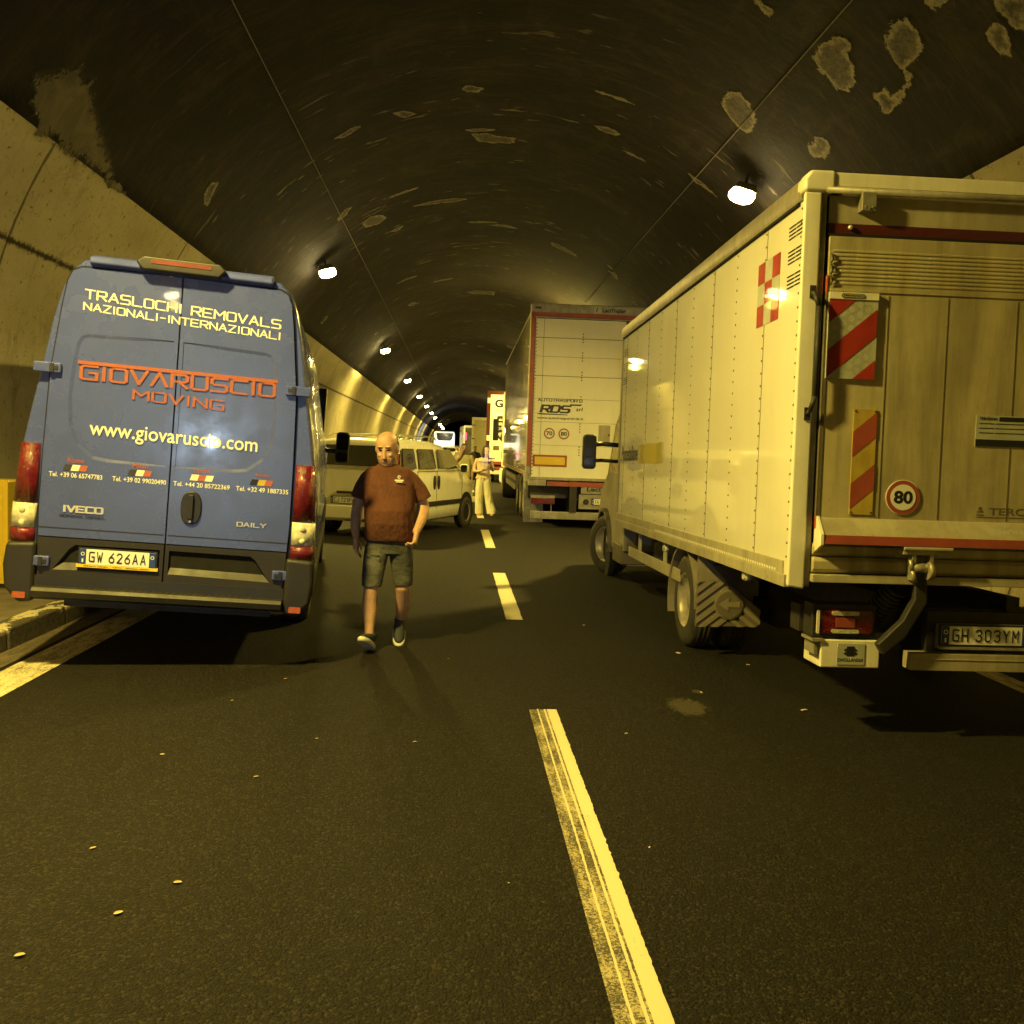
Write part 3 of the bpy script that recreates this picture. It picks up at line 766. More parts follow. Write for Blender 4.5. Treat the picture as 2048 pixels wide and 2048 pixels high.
# dark lower bumper corners, sill and step
for s in (-1, 1):
    b = MB(); pts = [(s * .80, .385), (s * .90, .37), (s * .985, .47), (s * 1.0, .62), (s * .985, .77), (s * .80, .78)]
    b.prism(pts, 'y', -.07, .35)
    b.build('bumper_corner', 'darkgrey', van, bevel=.03, segs=3)
b = MB(); b.prism([(-.06, .405), (-.13, .43), (-.14, .468), (-.12, .490), (.05, .492), (.05, .405)], 'x', -.795, .795)
for i in range(26):
    x = -.55 + i * .045
    if abs(x) < .62: b.box(x, x + .022, -.115, -.05, .492, .4945)
b.build('rear_step', 'darkgrey', van, bevel=.006)
b = MB(); b.box(-.80, .80, -.05, .1, .40, .56); b.build('bumper_core', 'black', van)
for s in (-1, 1):
    r_ = MB(); cx = s * .885; r_.prism(rrect(cx - .04, cx + .04, .405, .445, .006, 2), 'y', -.078, -.06); r_.build('reflector', 'amber', van)
# rear doors with a pressed panel
def ring_fill(mb_out, outer, inner, yf, mi=0):
    bm = bmesh.new(); es = []
    for lp in (outer, inner):
        vs_ = [bm.verts.new((p[0], yf, p[1])) for p in lp]
        es += [bm.edges.new((vs_[i], vs_[(i + 1) % len(vs_)])) for i in range(len(vs_))]
    bmesh.ops.triangle_fill(bm, use_beauty=True, use_dissolve=False, edges=es)
    bm.verts.index_update()
    mb_out.add([v_.co[:] for v_ in bm.verts], [tuple(v_.index for v_ in f.verts) for f in bm.faces], mi)
    bm.free()
def shrink(loop, d, cx, cz):
    out = []
    n_ = len(loop)
    for i in range(n_):
        a, b_, c_ = Vector(loop[i - 1]), Vector(loop[i]), Vector(loop[(i + 1) % n_])
        t = (c_ - a); t = t.normalized() if t.length else Vector((1, 0)); nn = Vector((-t.y, t.x))
        if nn.dot(Vector((cx, cz)) - b_) < 0: nn = -nn
        out.append((b_ + nn * d)[:])
    return out
def van_door(s):
    # s=-1 left, +1 right
    e = .005
    outer = [(s * e, .82), (s * .80, .82), (s * .805, 1.0), (s * .80, 1.4), (s * .785, 1.9), (s * .735, 2.35), (s * .712, 2.50), (s * .685, 2.565), (s * .63, 2.592), (s * .35, 2.598), (s * e, 2.60)]
    inner = [(s * .03, 1.335), (s * .40, 1.335), (s * .50, 1.35), (s * .60, 1.43), (s * .655, 1.56), (s * .668, 1.75), (s * .655, 1.95), (s * .635, 2.10), (s * .61, 2.15), (s * .57, 2.165), (s * .3, 2.175), (s * .03, 2.178)]
    b = MB(); yf = -.028
    ring_fill(b, outer, inner, yf)
    i2 = shrink(inner, .022, s * .3, 1.75)
    i2[0] = (s * .03, i2[0][1]); i2[-1] = (s * .03, i2[-1][1])
    n_ = len(inner)
    A = [(p[0], yf, p[1]) for p in inner]; B = [(p[0], yf + .007, p[1]) for p in i2]
    b.add(A + B, [(i, (i + 1) % n_, (i + 1) % n_ + n_, i + n_) for i in range(n_)]); b.add(B, [tuple(range(n_))])
    n_ = len(outer)
    A = [(p[0], yf, p[1]) for p in outer]; o2 = shrink(outer, -.006, s * .4, 1.7); B = [(p[0], .01, p[1]) for p in o2]
    B[0] = (s * e, .01, .82); B[-1] = (s * e, .01, 2.60)
    b.add(A + B, [(i, (i + 1) % n_, (i + 1) % n_ + n_, i + n_) for i in range(n_)])
    d = b.build('rear_door', 'blue', van, bevel=.0)
    k_ = MB(); k_.box(min(s * .012, s * .80), max(s * .012, s * .80), -.0305, -.0285, .875, .881); k_.build('crease', 'darkgrey', d)
    l = MB(); outer = [(s * e, .515), (s * .79, .515), (s * .80, .812), (s * e, .812)]
    inner = [(s * .03, .615), (s * .70, .60), (s * .60, .745), (s * .565, .772), (s * .03, .775)]
    ring_fill(l, outer, inner, -.036)
    i2 = [(s * .03, .665), (s * .66, .655), (s * .585, .735), (s * .555, .755), (s * .03, .758)]
    A = [(p[0], -.036, p[1]) for p in inner]; B = [(p[0], -.008, p[1]) for p in i2]
    l.add(A + B, [(i, (i + 1) % 5, (i + 1) % 5 + 5, i + 5) for i in range(5)]); l.add(B, [tuple(range(5))])
    A = [(p[0], -.036, p[1]) for p in outer]; B = [(p[0], .01, p[1]) for p in outer]
    l.add(A + B, [(i, (i + 1) % 4, (i + 1) % 4 + 4, i + 4) for i in range(4)])
    l.build('lower_cladding', 'darkgrey', d)
    return d
dl = van_door(-1); dr = van_door(1)
# black gap frame behind the doors
b = MB(); b.prism([(-.815, .5), (.815, .5), (.818, 1.0), (.812, 1.4), (.797, 1.9), (.747, 2.35), (.724, 2.51), (.695, 2.58), (.63, 2.606), (-.63, 2.606), (-.695, 2.58), (-.724, 2.51), (-.747, 2.35), (-.797, 1.9), (-.812, 1.4), (-.818, 1.0)], 'y', -.012, .03)
b.build('door_seal', 'gap', van)
# roof lip and high brake lamp
b = MB(); b.prism([(-.05, 2.612), (-.075, 2.625), (-.06, 2.668), (.06, 2.695), (.1, 2.68), (.06, 2.60), (0, 2.60)], 'x', -.58, .58)
b.build('roof_lip', 'bluedull', van, bevel=.012, segs=3)
b = MB(); b.prism([(-.285, 2.66), (-.24, 2.70), (.24, 2.70), (.285, 2.66), (.24, 2.612), (-.24, 2.612)], 'y', -.13, .02)
hb_ = b.build('high_brake_lamp', 'black', van, bevel=.012, segs=3)
b = MB(); b.prism(rrect(-.19, .19, 2.655, 2.682, .008, 2), 'y', -.134, -.12); b.build('lens', 'brakelens', hb_)
# rear lamps
def van_lamp(s):
    def X(a): return s * a
    def seg(z0, z1, i0, i1, o0, o1):
        b = MB(); rings = []
        for z, xi, xo in ((z0, i0, o0), ((z0 + z1) / 2, (i0 + i1) / 2, (o0 + o1) / 2 + .002), (z1, i1, o1)):
            rings.append([Vector((X(xi), -.012, z)), Vector((X(xi + .005), -.045, z)), Vector((X((xi + xo) / 2), -.052, z)), Vector((X(xo - .022), -.035, z)), Vector((X(xo + .004), .01, z)), Vector((X(xo + .006), .16, z)), Vector((X(xi), .16, z))])
        b.loft(rings); return b
    t = seg(1.035, 1.425, .822, .822, .972, .945).build('tail_lamp', 'redglass', van)
    c = seg(.87, 1.03, .824, .822, .983, .975); c.build('reversing_lens', 'clearglass', t)
    seg(.775, .865, .824, .824, .985, .984).build('lower_lens', 'redglass', t)
    for z in (.90, .985): d = MB(); d.ball((X(.90), -.05, z), (.02, .012, .02)); d.build('bulb', 'clearglass', t)
van_lamp(-1); van_lamp(1)
# hinges
for s, z, w_ in ((-1, 1.925, .12), (1, 1.925, .12), (-1, .655, .12), (1, .655, .12)):
    b = MB(); x0 = s * .80 if z > 1 else s * .80
    b.box(x0 - .085, x0 + .085, -.062, -.028, z - .034, z + .034)
    h_ = b.build('hinge', 'blue', van, bevel=.01)
    b = MB(); b.box(x0 + s * -.03 - .012, x0 + s * -.03 + .012, -.072, -.06, z - .028, z + .028); b.box(x0 - s * .05 - .018, x0 - s * .05 + .018, -.068, -.06, z - .012, z + .012)
    b.build('bracket', 'black', h_)
# door handle
b = MB(); b.prism([(.152 + .068 * math.copysign(abs(math.cos(t)) ** .8, math.cos(t)), 1.075 + .112 * math.copysign(abs(math.sin(t)) ** .8, math.sin(t))) for t in [2 * math.pi * i / 28 for i in range(28)]], 'y', -.045, -.02)
hd = b.build('door_handle', 'black', van, bevel=.008)
b = MB(); b.box(.136, .168, -.068, -.04, 1.0, 1.165); b.cyl((.152, -.05, .985), (.152, -.04, .985), .012); b.build('grip', 'black', hd, bevel=.008)
b = MB(); b.cyl((.152, -.053, .985), (.152, -.05, .985), .009); b.build('lock', 'chrome', hd)
# lettering
def lab(string, x0, x1, z0, z1, m_, **k):
    par = k.pop('parent', van); b = MB(); lettering(b, string, (0, k.pop('y', -.0315), 0), x0, x1, z0, z1, **k)
    return b.build('lettering', m_, par, recalc=False)
lab('TRaSLOCHI REMOVaLS'.replace('a', 'A'), -.605, .655, 2.392, 2.458, 'cream', stroke=.85, dv=-.062)
lab('NAZIONALI-INTERNAZIONALI', -.612, .652, 2.318, 2.372, 'cream', stroke=.85, dv=-.06)
yp = -.0295
lab('GIOV^RUSCIO', -.612, .655, 1.862, 1.965, 'orange', stroke=.95, dv=.004, y=yp)
b = MB(); b.box(-.62, .66, yp - .002, yp - .0005, 1.967, 1.990); b.build('lettering', 'orange', van)
lab('MOVING', -.275, .322, 1.765, 1.838, 'orange', stroke=.85, y=yp, dv=-.02)
lab('www.giovaruscio.com', -.525, .556, 1.478, 1.60, 'cream', bold=.01, y=yp, dv=-.02)
for tx, x0, x1 in (('Tel. +39 06 65747783', -.757, -.425), ('Tel. +39 02 99020490', -.362, -.02), ('Tel. +44 20 85722369', .026, .393), ('Tel. +32 49 1887335', .434, .782)):
    lab(tx, x0, x1, 1.216, 1.248, 'cream', bold=.012)
flags = [(-.595, 'Rome', ('navy', 'cream', 'brown')), (-.19, 'Milan', ('navy', 'cream', 'brown')), (.208, 'London', ('cream', 'brown', 'cream')), (.60, 'Antwerp', ('ink', 'dirtyyellow', 'brown'))]
for cx, tx, cs in flags:
    lab(tx, cx - .05, cx + .05, 1.315, 1.348, 'brown', bold=.01)
    b = MB()
    for i in range(3):
        xa = cx - .072 + i * .048; b.add([(xa - .006, -.0312, 1.262), (xa + .042, -.0312, 1.262), (xa + .054, -.0312, 1.302), (xa + .006, -.0312, 1.302)], [(0, 1, 2, 3)], i)
    b.build('flag', list(cs), van, recalc=False)
b = MB(); lettering(b, 'IVECO', (0, -.0345, 0), -.655, -.40, .985, 1.035, stroke=1.5); b.build('badge', 'chrome', van, recalc=False)
lab('ROMANA DIESEL', -.675, -.385, .952, .972, 'ink', stroke=1.0)
b = MB(); lettering(b, 'DAILY', (0, -.0345, 0), .455, .655, .972, 1.005, stroke=1.1); b.build('badge', 'chrome', van, recalc=False)
pl = plate(van, -.53, -.05, .652, .752, -.048, 'GW 626AA')
b = MB(); b.box(-.548, -.032, -.056, -.034, .630, .650); b.build('plate_frame', 'yellow', van)
lab('ROMANA DIESEL    IVECO    ROMANA DIESEL'.replace('    ', '   '), -.50, -.08, .636, .644, 'ink', stroke=1.0, y=-.057)
# side details: rear wheel arch strips, windows of the cab, mirrors, wheels
for s in (-1, 1):
    b = MB(); b.prism([(5.15, 1.55), (6.1, 1.55), (5.65, 2.25), (5.15, 2.25)], 'x', s * .80, s * .90 if s > 0 else -.90)
    b.build('cab_window', 'glass', van)
    b = MB(); b.box(min(s * .9, s * .992), max(s * .9, s * .992), .4, 5.2, .45, .62); b.build('side_sill', 'darkgrey', van, bevel=.01)
    b = MB(); b.prism(rrect(s * 1.14 - .085, s * 1.14 + .085, 1.36, 1.75, .05), 'y', 5.45, 5.57)
    m_ = b.build('wing_mirror', 'black', van, bevel=.02)
    b = MB(); b.prism(rrect(s * 1.14 - .07, s * 1.14 + .07, 1.52, 1.73, .03), 'y', 5.44, 5.448); b.prism(rrect(s * 1.14 - .07, s * 1.14 + .07, 1.38, 1.49, .03), 'y', 5.44, 5.448); b.build('mirror_glass', 'glass', m_)
    b = MB(); b.tube([(s * .86, 5.6, 1.5), (s * 1.06, 5.52, 1.5)], .03); b.build('mirror_arm', 'black', m_)
    wheel(van, s * .86, 6.25, .355, .36, .225, s)
    wheel(van, s * .84, 1.95, .355, .36, .225, s)
    b = MB(); b.cyl((s * .90, 6.25, .40), (s * .985, 6.25, .40), .47, n=32); b.build('wheel_arch', 'gap', van)
b = MB(); b.box(-.7, .7, .3, 6.6, .30, .45); b.build('underbody', 'chassis', van)
# long side body panel seams
b = MB()
for y in (1.9, 3.3, 4.9): b.box(.966, .9705, y, y + .012, .66, 1.3)
b.build('panel_seam', 'gap', van)

# ================================================================== NEAR BOX TRUCK
trk = thing('box_truck', 'cream box truck on the right with tail lift, red and white flag and 80 disc', 'truck', (2.98, 5.15, 0), pitch=R(-1.1))
L = 5.72
b = MB(); b.box(-1.098, 1.12, .10, L, .93, 3.02); b.box(-1.098, -1.03, .013, .10, .93, 3.02); b.build('cargo_box', 'boxwhite', trk)
# side seams and rivets
b = MB(); rv = MB()
for i in range(10):
    y = .05 + i * .60
    if i % 2 == 1: b.box(-1.1008, -1.098, y - .004, y, .985, 3.0)
    nz_ = 26
    for j in range(nz_):
        z = 1.03 + j * 1.95 / (nz_ - 1)
        rv.cyl((-1.098, y + .02, z), (-1.1025, y + .02, z), .0085, .005, n=6, smooth=False)
b.box(-1.1008, -1.098, 5.70, 5.716, .95, 3.0)
b.build('panel_seam', 'mudflap', trk); rv.build('rivets', 'mudflap', trk)
b = MB(); b.box(-1.112, -1.0985, .1, L, .925, 1.005); b.build('kick_strip', 'dirtywhite', trk, bevel=.003)
b = MB(); b.box(-1.125, -1.06, .02, L + .01, .862, .93); 
for i in range(14): b.cyl((-1.125, .3 + i * .4, .892), (-1.129, .3 + i * .4, .892), .008, n=6)
b.build('side_rail', 'dirtywhite', trk, bevel=.006)
b = MB()
for i in range(75): b.box(-1.114, -1.1125, .2 + i * .045, .225 + i * .045, .936, .952)
b.build('reflective_tape', 'boxtrim', trk)
b = MB(); b.prism([(-1.11, 3.02), (-1.125, 3.06), (-1.12, 3.13), (-1.08, 3.165), (-1.0, 3.17), (-1.0, 3.02)], 'y', .05, L + .02); b.build('roof_rail', 'alu', trk, bevel=.004)
b = MB(); b.box(-1.1135, -1.0985, .1, L, 3.005, 3.02); b.build('rail_gasket', 'gap', trk)
b = MB(); b.box(-1.0, 1.12, .1, L, 3.02, 3.165); b.build('roof', 'boxtrim', trk)
b = MB(); b.cyl((-1.06, 5.68, 3.165), (-1.06, 5.68, 3.20), .025); b.build('marker_lamp', 'redglass', trk)
b = MB(); b.box(-1.11, 1.12, L, L + .03, .9, 3.1); b.build('front_bulkhead', 'dirtywhite', trk)
# vents
b = MB()
for zc in (2.90, 2.76, 2.62):
    for k_, yc in enumerate((.15, .025)):
        for j in range(4):
            z = zc + .012 - j * .022 + (0); b.box(-1.1025, -1.0985, yc - .0, yc + .11, z, z + .006)
for zc in (2.86, 2.70, 2.54):
    for k_, yc in enumerate((5.55, 5.42)):
        for j in range(4): b.box(-1.1025, -1.0985, yc, yc + .085, zc - j * .022, zc - j * .022 + .006)
b.build('vent_slots', 'gap', trk)
# red and white chequer
b = MB()
for i in range(3):
    for j in range(3):
        y1_ = .80 - i * .135; z1_ = 2.815 - j * .132
        b.box(-1.1015, -1.0985, y1_ - .134, y1_, z1_ - .131, z1_, (i + j) % 2)
b.build('chequer_marking', ['flagred', 'flagwhite'], trk)
b = MB(); lettering(b, 'Posteitaliane', (-1.1015, 0, 0), -5.58, -4.62, 1.60, 1.77, fr=LEFT, bold=.02); b.build('lettering', 'ink', trk, recalc=False)
m, nt, bs = nodes('yellow_patch_fading'); bs.inputs['Base Color'].default_value = (.62, .5, .03, 1); bs.inputs['Roughness'].default_value = .3
tc = nt.nodes.new("ShaderNodeTexCoord"); sp = nt.nodes.new("ShaderNodeSeparateXYZ"); nt.links.new(tc.outputs['Object'], sp.inputs[0])
e1 = ramp(nt, sp.outputs[1], 3.35, 3.75, 0, .85); e2 = ramp(nt, sp.outputs[1], 4.2, 4.6, 1, .15)
nt.links.new(math_n(nt, 'MULTIPLY', e1, e2), bs.inputs['Alpha']); M['yfade'] = m
b = MB(); b.box(-1.1012, -1.0985, 3.35, 4.6, 1.57, 1.765); b.build('yellow_patch', 'yfade', trk)
# rear frame
b = MB(); b.prism([(-1.118, .87), (-1.02, .855), (-1.02, 3.05), (-1.118, 3.05)], 'y', -.02, .012); b.build('corner_post', 'boxtrim', trk, bevel=.012)
b = MB(); b.box(-1.0195, -.985, .0, .1, .87, 3.06); b.build('post_channel', 'galv', trk, bevel=.004)
b = MB(); b.box(-.984, -.966, .03, .1, .87, 3.04); b.build('door_seal', 'gap', trk)
b = MB(); b.prism([(-1.125, 3.05), (-1.125, 3.12), (-1.09, 3.17), (-.95, 3.17), (-.95, 3.05)], 'y', -.03, .10); b.build('corner_cap', 'boxtrim', trk, bevel=.02, segs=3)
b = MB(); b.box(-.951, 1.12, -.018, .0995, 3.085, 3.162); b.box(-.9, 1.12, .0, .0995, 3.045, 3.085)
b.build('rear_header_rail', 'boxtrim', trk, bevel=.006)
b = MB(); b.cyl((-1.0, -.02, 3.065), (1.1, -.02, 3.065), .017); b.build('torsion_bar', 'galv', trk)
b = MB(); b.box(-.965, 1.12, .02, .1, 2.895, 3.043); hp = b.build('header_panel', 'dirtywhite', trk)
b = MB(); b.box(-.965, 1.12, .014, .0195, 2.838, 2.894); b.build('red_stripe', 'maroonstripe', trk)
b = MB(); b.box(-.975, 1.12, .0, .06, 2.822, 2.836); b.build('door_lip', 'gap', trk)
b = MB(); b.box(-.805, -.725, -.045, .019, 2.955, 3.055); 
for q in ((-.785, 2.975), (-.745, 2.975), (-.765, 2.968)): b.cyl((q[0], -.05, q[1]), (q[0], -.045, q[1]), .008, n=8)
b.build('latch', 'galv', trk, bevel=.006)
b = MB(); b.ball((-.845, .005, 2.872), (.014, .012, .014)); b.build('bolt', 'chrome', trk)
b = MB(); b.tube([(-1.052, -.02, 2.50), (-1.052, -.055, 2.49), (-1.030, -.07, 2.42), (-1.028, -.07, 1.93), (-1.050, -.055, 1.85), (-1.052, -.02, 1.83)], .013)
for z_ in (2.47, 1.80): b.box(-1.068, -1.036, -.028, -.0205, z_, z_ + .07)
b.build('grab_handle', 'chassis', trk)
# tail lift platform (folded up)
b = MB()
zs = [2.815, 2.745]
prf = [(-.03, 1.262), (-.03, 2.815)]
b.box(-.965, 1.12, -.02, .015, 1.262, 2.815)
for i in range(9):
    z = 2.55 + i * .022; b.prism([(-.02, z), (-.0235, z + .004), (-.0235, z + .012), (-.02, z + .016)], 'x', -.945, 1.12)
b.box(-.955, 1.12, -.026, -.02, 2.515, 2.532)
lift = b.build('tail_lift', 'platform', trk)
b = MB()
for x in (-.62, -.28, .12): b.box(x, x + .004, -.0225, -.02, 1.27, 2.5)
b.box(-.975, -.955, -.024, .02, 1.27, 2.5)
b.build('platform_seam', 'mudflap', lift)
b = MB()
for i in range(3): b.tube([(-.958, -.03, 2.72 - i * .06), (-.948, -.035, 2.69 - i * .06), (-.958, -.03, 2.665 - i * .06)], .005)
b.build('edge_hook', 'chassis', lift)
b = MB(); b.box(-.974, -.968, -.024, .02, 1.2, 2.6); b.build('edge_tape', 'amber', lift)
# flag
b = MB(); b.box(-.962, -.684, -.036, -.022, 2.035, 2.508); fl = b.build('warning_flag', 'flagwhite', lift)
b = MB()
fx0, fx1, fz0, fz1 = -.958, -.688, 2.035, 2.465
def stripe_clip(c0, c1):
    # region c0 <= (z - slope*x) <= c1 in rect, slope .8 ; polygon clipping
    rect = [(fx0, fz0), (fx1, fz0), (fx1, fz1), (fx0, fz1)]
    def clip(poly, f):
        out = []
        for i in range(len(poly)):
            p, q = poly[i], poly[(i + 1) % len(poly)]; a_, b_ = f(p), f(q)
            if a_ >= 0: out.append(p)
            if a_ * b_ < 0: t = a_ / (a_ - b_); out.append((p[0] + (q[0] - p[0]) * t, p[1] + (q[1] - p[1]) * t))
        return out
    k_ = lambda p: p[1] - fz0 - (p[0] - fx0) * .86
    return clip(clip(rect, lambda p: k_(p) - c0), lambda p: c1 - k_(p))
for c0, c1 in ((.305, .9), (.005, .155), (-.9, -.125)):
    pg = stripe_clip(c0, c1)
    if len(pg) > 2: face_poly(b, pg, REAR, (0, -.038, 0))
b.build('red_bands', 'flagred', fl, recalc=False)
b = MB(); hx = .026
for i in range(6):
    for j in range(12):
        cx = fx0 + .03 + i * hx * 1.8; cz = fz0 + .02 + j * hx * 1.05 * 1.9 / 1.0 * 1.0 + (hx if i % 2 else 0)
        if not (fx0 + .02 < cx < fx1 - .02 and fz0 + .02 < cz < fz1 - .02): continue
        k_ = cz - fz0 - (cx - fx0) * .86
        if (.155 < k_ < .305) or (-.125 < k_ < .005):
            A = [(cx + hx * math.cos(R(60 * q)), -.0375, cz + hx * math.sin(R(60 * q))) for q in range(6)]; B = [(cx + hx * .93 * math.cos(R(60 * q)), -.0375, cz + hx * .93 * math.sin(R(60 * q))) for q in range(6)]
            b.add(A + B, [(q, (q + 1) % 6, (q + 1) % 6 + 6, q + 6) for q in range(6)])
b.build('hexagon_mesh', 'mudlight', fl, recalc=False)
b = MB(); b.box(-.962, -.684, -.042, -.034, 2.470, 2.508); hd = b.build('flag_header', 'boxtrim', fl)
b = MB(); b.prism(rrect(-.895, -.765, 2.477, 2.501, .011), 'y', -.045, -.0421); b.build('label_ring', 'ink', hd)
b = MB(); b.prism(rrect(-.892, -.768, 2.480, 2.498, .009), 'y', -.0465, -.0452); b.build('label_face', 'dirtywhite', hd)
b = MB(); lettering(b, 'HidroSystem', (0, -.047, 0), -.885, -.775, 2.482, 2.496, bold=.02); b.build('lettering', 'ink', hd, recalc=False)
# yellow and red plate
b = MB(); b.box(-.787, -.655, -.026, -.0205, 1.285, 1.872); yp_ = b.build('striped_plate', 'dirtyyellow', lift)
b = MB(); fx0, fx1, fz0, fz1 = -.787, -.655, 1.285, 1.872
for c0, c1 in ((.32, .46), (.03, .17)):
    pg = stripe_clip(c0 - .0, c1)
    face_poly(b, pg, REAR, (0, -.0275, 0))
b.build('red_bands', 'redstripe', yp_, recalc=False)
b = MB()
for q in ((-.778, 1.297), (-.664, 1.297), (-.778, 1.86), (-.664, 1.86)): b.cyl((q[0], -.03, q[1]), (q[0], -.026, q[1]), .005, n=8)
b.build('rivets', 'chassis', yp_)
# 80 disc
def speed_disc(parent, cx, cz, r, y, num):
    b = MB(); b.prism(disc(cx, cz, r, 40), 'y', y, y + .004); b.prism(disc(cx, cz, r * .96, 40), 'y', y - .002, y - .0005, 1); b.prism(disc(cx, cz, r * .73, 40), 'y', y - .004, y - .0021, 0)
    d = b.build('speed_disc', ['plate', 'redstripe'], parent)
    b = MB(); lettering(b, num, (0, y - .0048, 0), cx - r * .55, cx + r * .55, cz - r * .36, cz + r * .38, bold=.035); b.build('lettering', 'ink', d, recalc=False)
speed_disc(lift, -.483, 1.388, .099, -.026, '80')
# stickers
b = MB(); b.box(-.083, .25, -.024, -.0205, 1.688, 1.862); st_ = b.build('instruction_sticker', 'flagwhite', lift)
b = MB(); b.box(-.083, .25, -.0255, -.0242, 1.690, 1.728); b.box(.05, .25, -.0255, -.0242, 1.832, 1.856)
for i in range(3): b.box(-.065, .02, -.0255, -.0242, 1.815 - i * .026, 1.819 - i * .026); b.box(.03, .2, -.0255, -.0242, 1.815 - i * .026, 1.819 - i * .026)
lettering(b, 'HidroSystem', (0, -.0262, 0), -.062, .038, 1.832, 1.856, bold=.03)
b.build('lettering', 'ink', st_, recalc=False)
b = MB(); lettering(b, 'TERCAM', (0, -.0212, 0), .02, .36, 1.303, 1.345, bold=.02); 
b.add([(x_, -.0212, z_) for x_, z_ in ((-.052, 1.30), (-.01, 1.298), (-.006, 1.306), (-.05, 1.308))], [(0, 1, 2, 3)]); b.prism(disc(-.03, 1.338, .012, 10), 'y', -.0214, -.0206); b.box(-.05, -.01, -.0214, -.0206, 1.318, 1.324)
b.box(-.054, .3, -.0214, -.0206, 1.288, 1.293)
b.build('lettering', 'mudflap', lift, recalc=False)
# lower lip
b = MB(); b.prism([(-.03, 1.262), (-.10, 1.175), (-.105, 1.118), (-.02, 1.118), (.02, 1.262)], 'x', -.955, 1.12); b.build('lift_edge', 'dirtywhite', lift, bevel=.004)
b = MB(); b.prism([(-.104, 1.170), (-.109, 1.122), (-.106, 1.122), (-.101, 1.170)], 'x', -.95, 1.12); b.build('red_stripe', 'redstripe', lift)
b = MB(); b.prism([(-.02, 1.262), (-.03, 1.27), (-.11, 1.175), (-.11, 1.115), (.0, 1.06), (.0, 1.262)], 'x', -.972, -.957); b.build('edge_cheek', 'boxtrim', lift)
b = MB(); b.prism([(-.088, 1.183), (-.091, 1.181), (-.047, 1.235), (-.044, 1.237)], 'x', .01, .42); b.build('maker_sticker', 'mudflap', lift)
def tiltfr(): return (Vector((1, 0, 0)), Vector((0, .58, .815)).normalized(), Vector((0, -.815, .58)))
b = MB(); lettering(b, 'DHOLLANDIA', (0, -.093, 1.181), .015, .40, .012, .055, fr=tiltfr(), bold=.02); b.build('lettering', 'flagwhite', lift, recalc=False)
# cross beams
b = MB(); b.prism([(.0, 1.118), (-.02, 1.10), (-.02, 1.062), (.0, 1.045), (.06, 1.045), (.06, 1.118)], 'x', -.98, 1.12); b.prism([(-.005, 1.042), (-.03, 1.02), (-.03, .97), (-.005, .95), (.06, .95), (.06, 1.042)], 'x', -.98, 1.12); b.build('cross_beam', 'platform', trk, bevel=.006)
b = MB(); b.prism([(-.045, .945), (-.05, .90), (.08, .90), (.08, .945)], 'x', -.985, 1.12); b.build('rear_sill', 'dirtywhite', trk, bevel=.004)
# hydraulic arms
b = MB(); b.box(-.50, -.30, -.10, .0, 1.072, 1.118); b.box(-.50, -.22, -.115, -.02, 1.098, 1.117); hg = b.build('lift_hinge', 'dirtywhite', trk, bevel=.005)
b = MB(); b.box(-.445, -.425, -.10, -.04, .93, 1.075); b.box(-.345, -.325, -.10, -.04, .96, 1.075); b.cyl((-.45, -.08, 1.0), (-.32, -.08, 1.0), .028); b.cyl((-.355, -.085, .985), (-.325, -.085, .985), .05, n=20)
b.tube([(-.455, -.095, 1.045), (-.443, -.1, .985), (-.425, -.1, .92)], .012)
b.build('pivot', 'alu', hg)
b = MB(); b.cyl((-.39, -.075, .985), (-.47, .05, .86), .025, .028); b.cyl((-.47, .05, .86), (-.60, .28, .52), .055, .055, n=20)
for i in range(11):
    t = i / 11; p = Vector((-.465, .04, .87)).lerp(Vector((-.56, .2, .64)), t); q = Vector((-.465, .04, .87)).lerp(Vector((-.56, .2, .64)), t + .04); b.cyl(p, q, .068, n=18)
b.build('hydraulic_ram', 'chassis', trk)
b = MB(); b.prism([(-.405, .99), (-.335, .99), (-.325, .80), (-.44, .60), (-.56, .50), (-.60, .56), (-.46, .70), (-.40, .82)], 'y', -.06, .0); b.build('lift_arm', 'chassis', trk, bevel=.01)
# rear lamp cluster
b = MB(); b.box(-.935, -.56, .06, .2, .572, .768); lc = b.build('lamp_box', 'chassis', trk, bevel=.01)
b = MB(); b.prism(rrect(-.915, -.585, .60, .735, .03), 'y', .04, .065); tl_ = b.build('tail_lamp', 'redglass', trk, bevel=.006)
b = MB(); b.prism(rrect(-.83, -.67, .706, .730, .01), 'y', .033, .0395); b.prism(rrect(-.83, -.67, .604, .626, .01), 'y', .033, .0395); b.build('clear_lens', 'clearglass', tl_)
b = MB(); b.prism(rrect(-.805, -.695, .638, .692, .006), 'y', .034, .0395); b.build('reflector', 'redstripe', tl_)
b = MB(); b.prism(rrect(-.918, -.902, .60, .735, .007), 'y', .032, .0395); b.build('edge_lens', 'plate', tl_)
b = MB(); b.box(-.94, -.87, .03, .2, .555, .570); b.box(-.92, -.9, .05, .2, .48, .555); b.build('lamp_bracket', 'galv', trk)
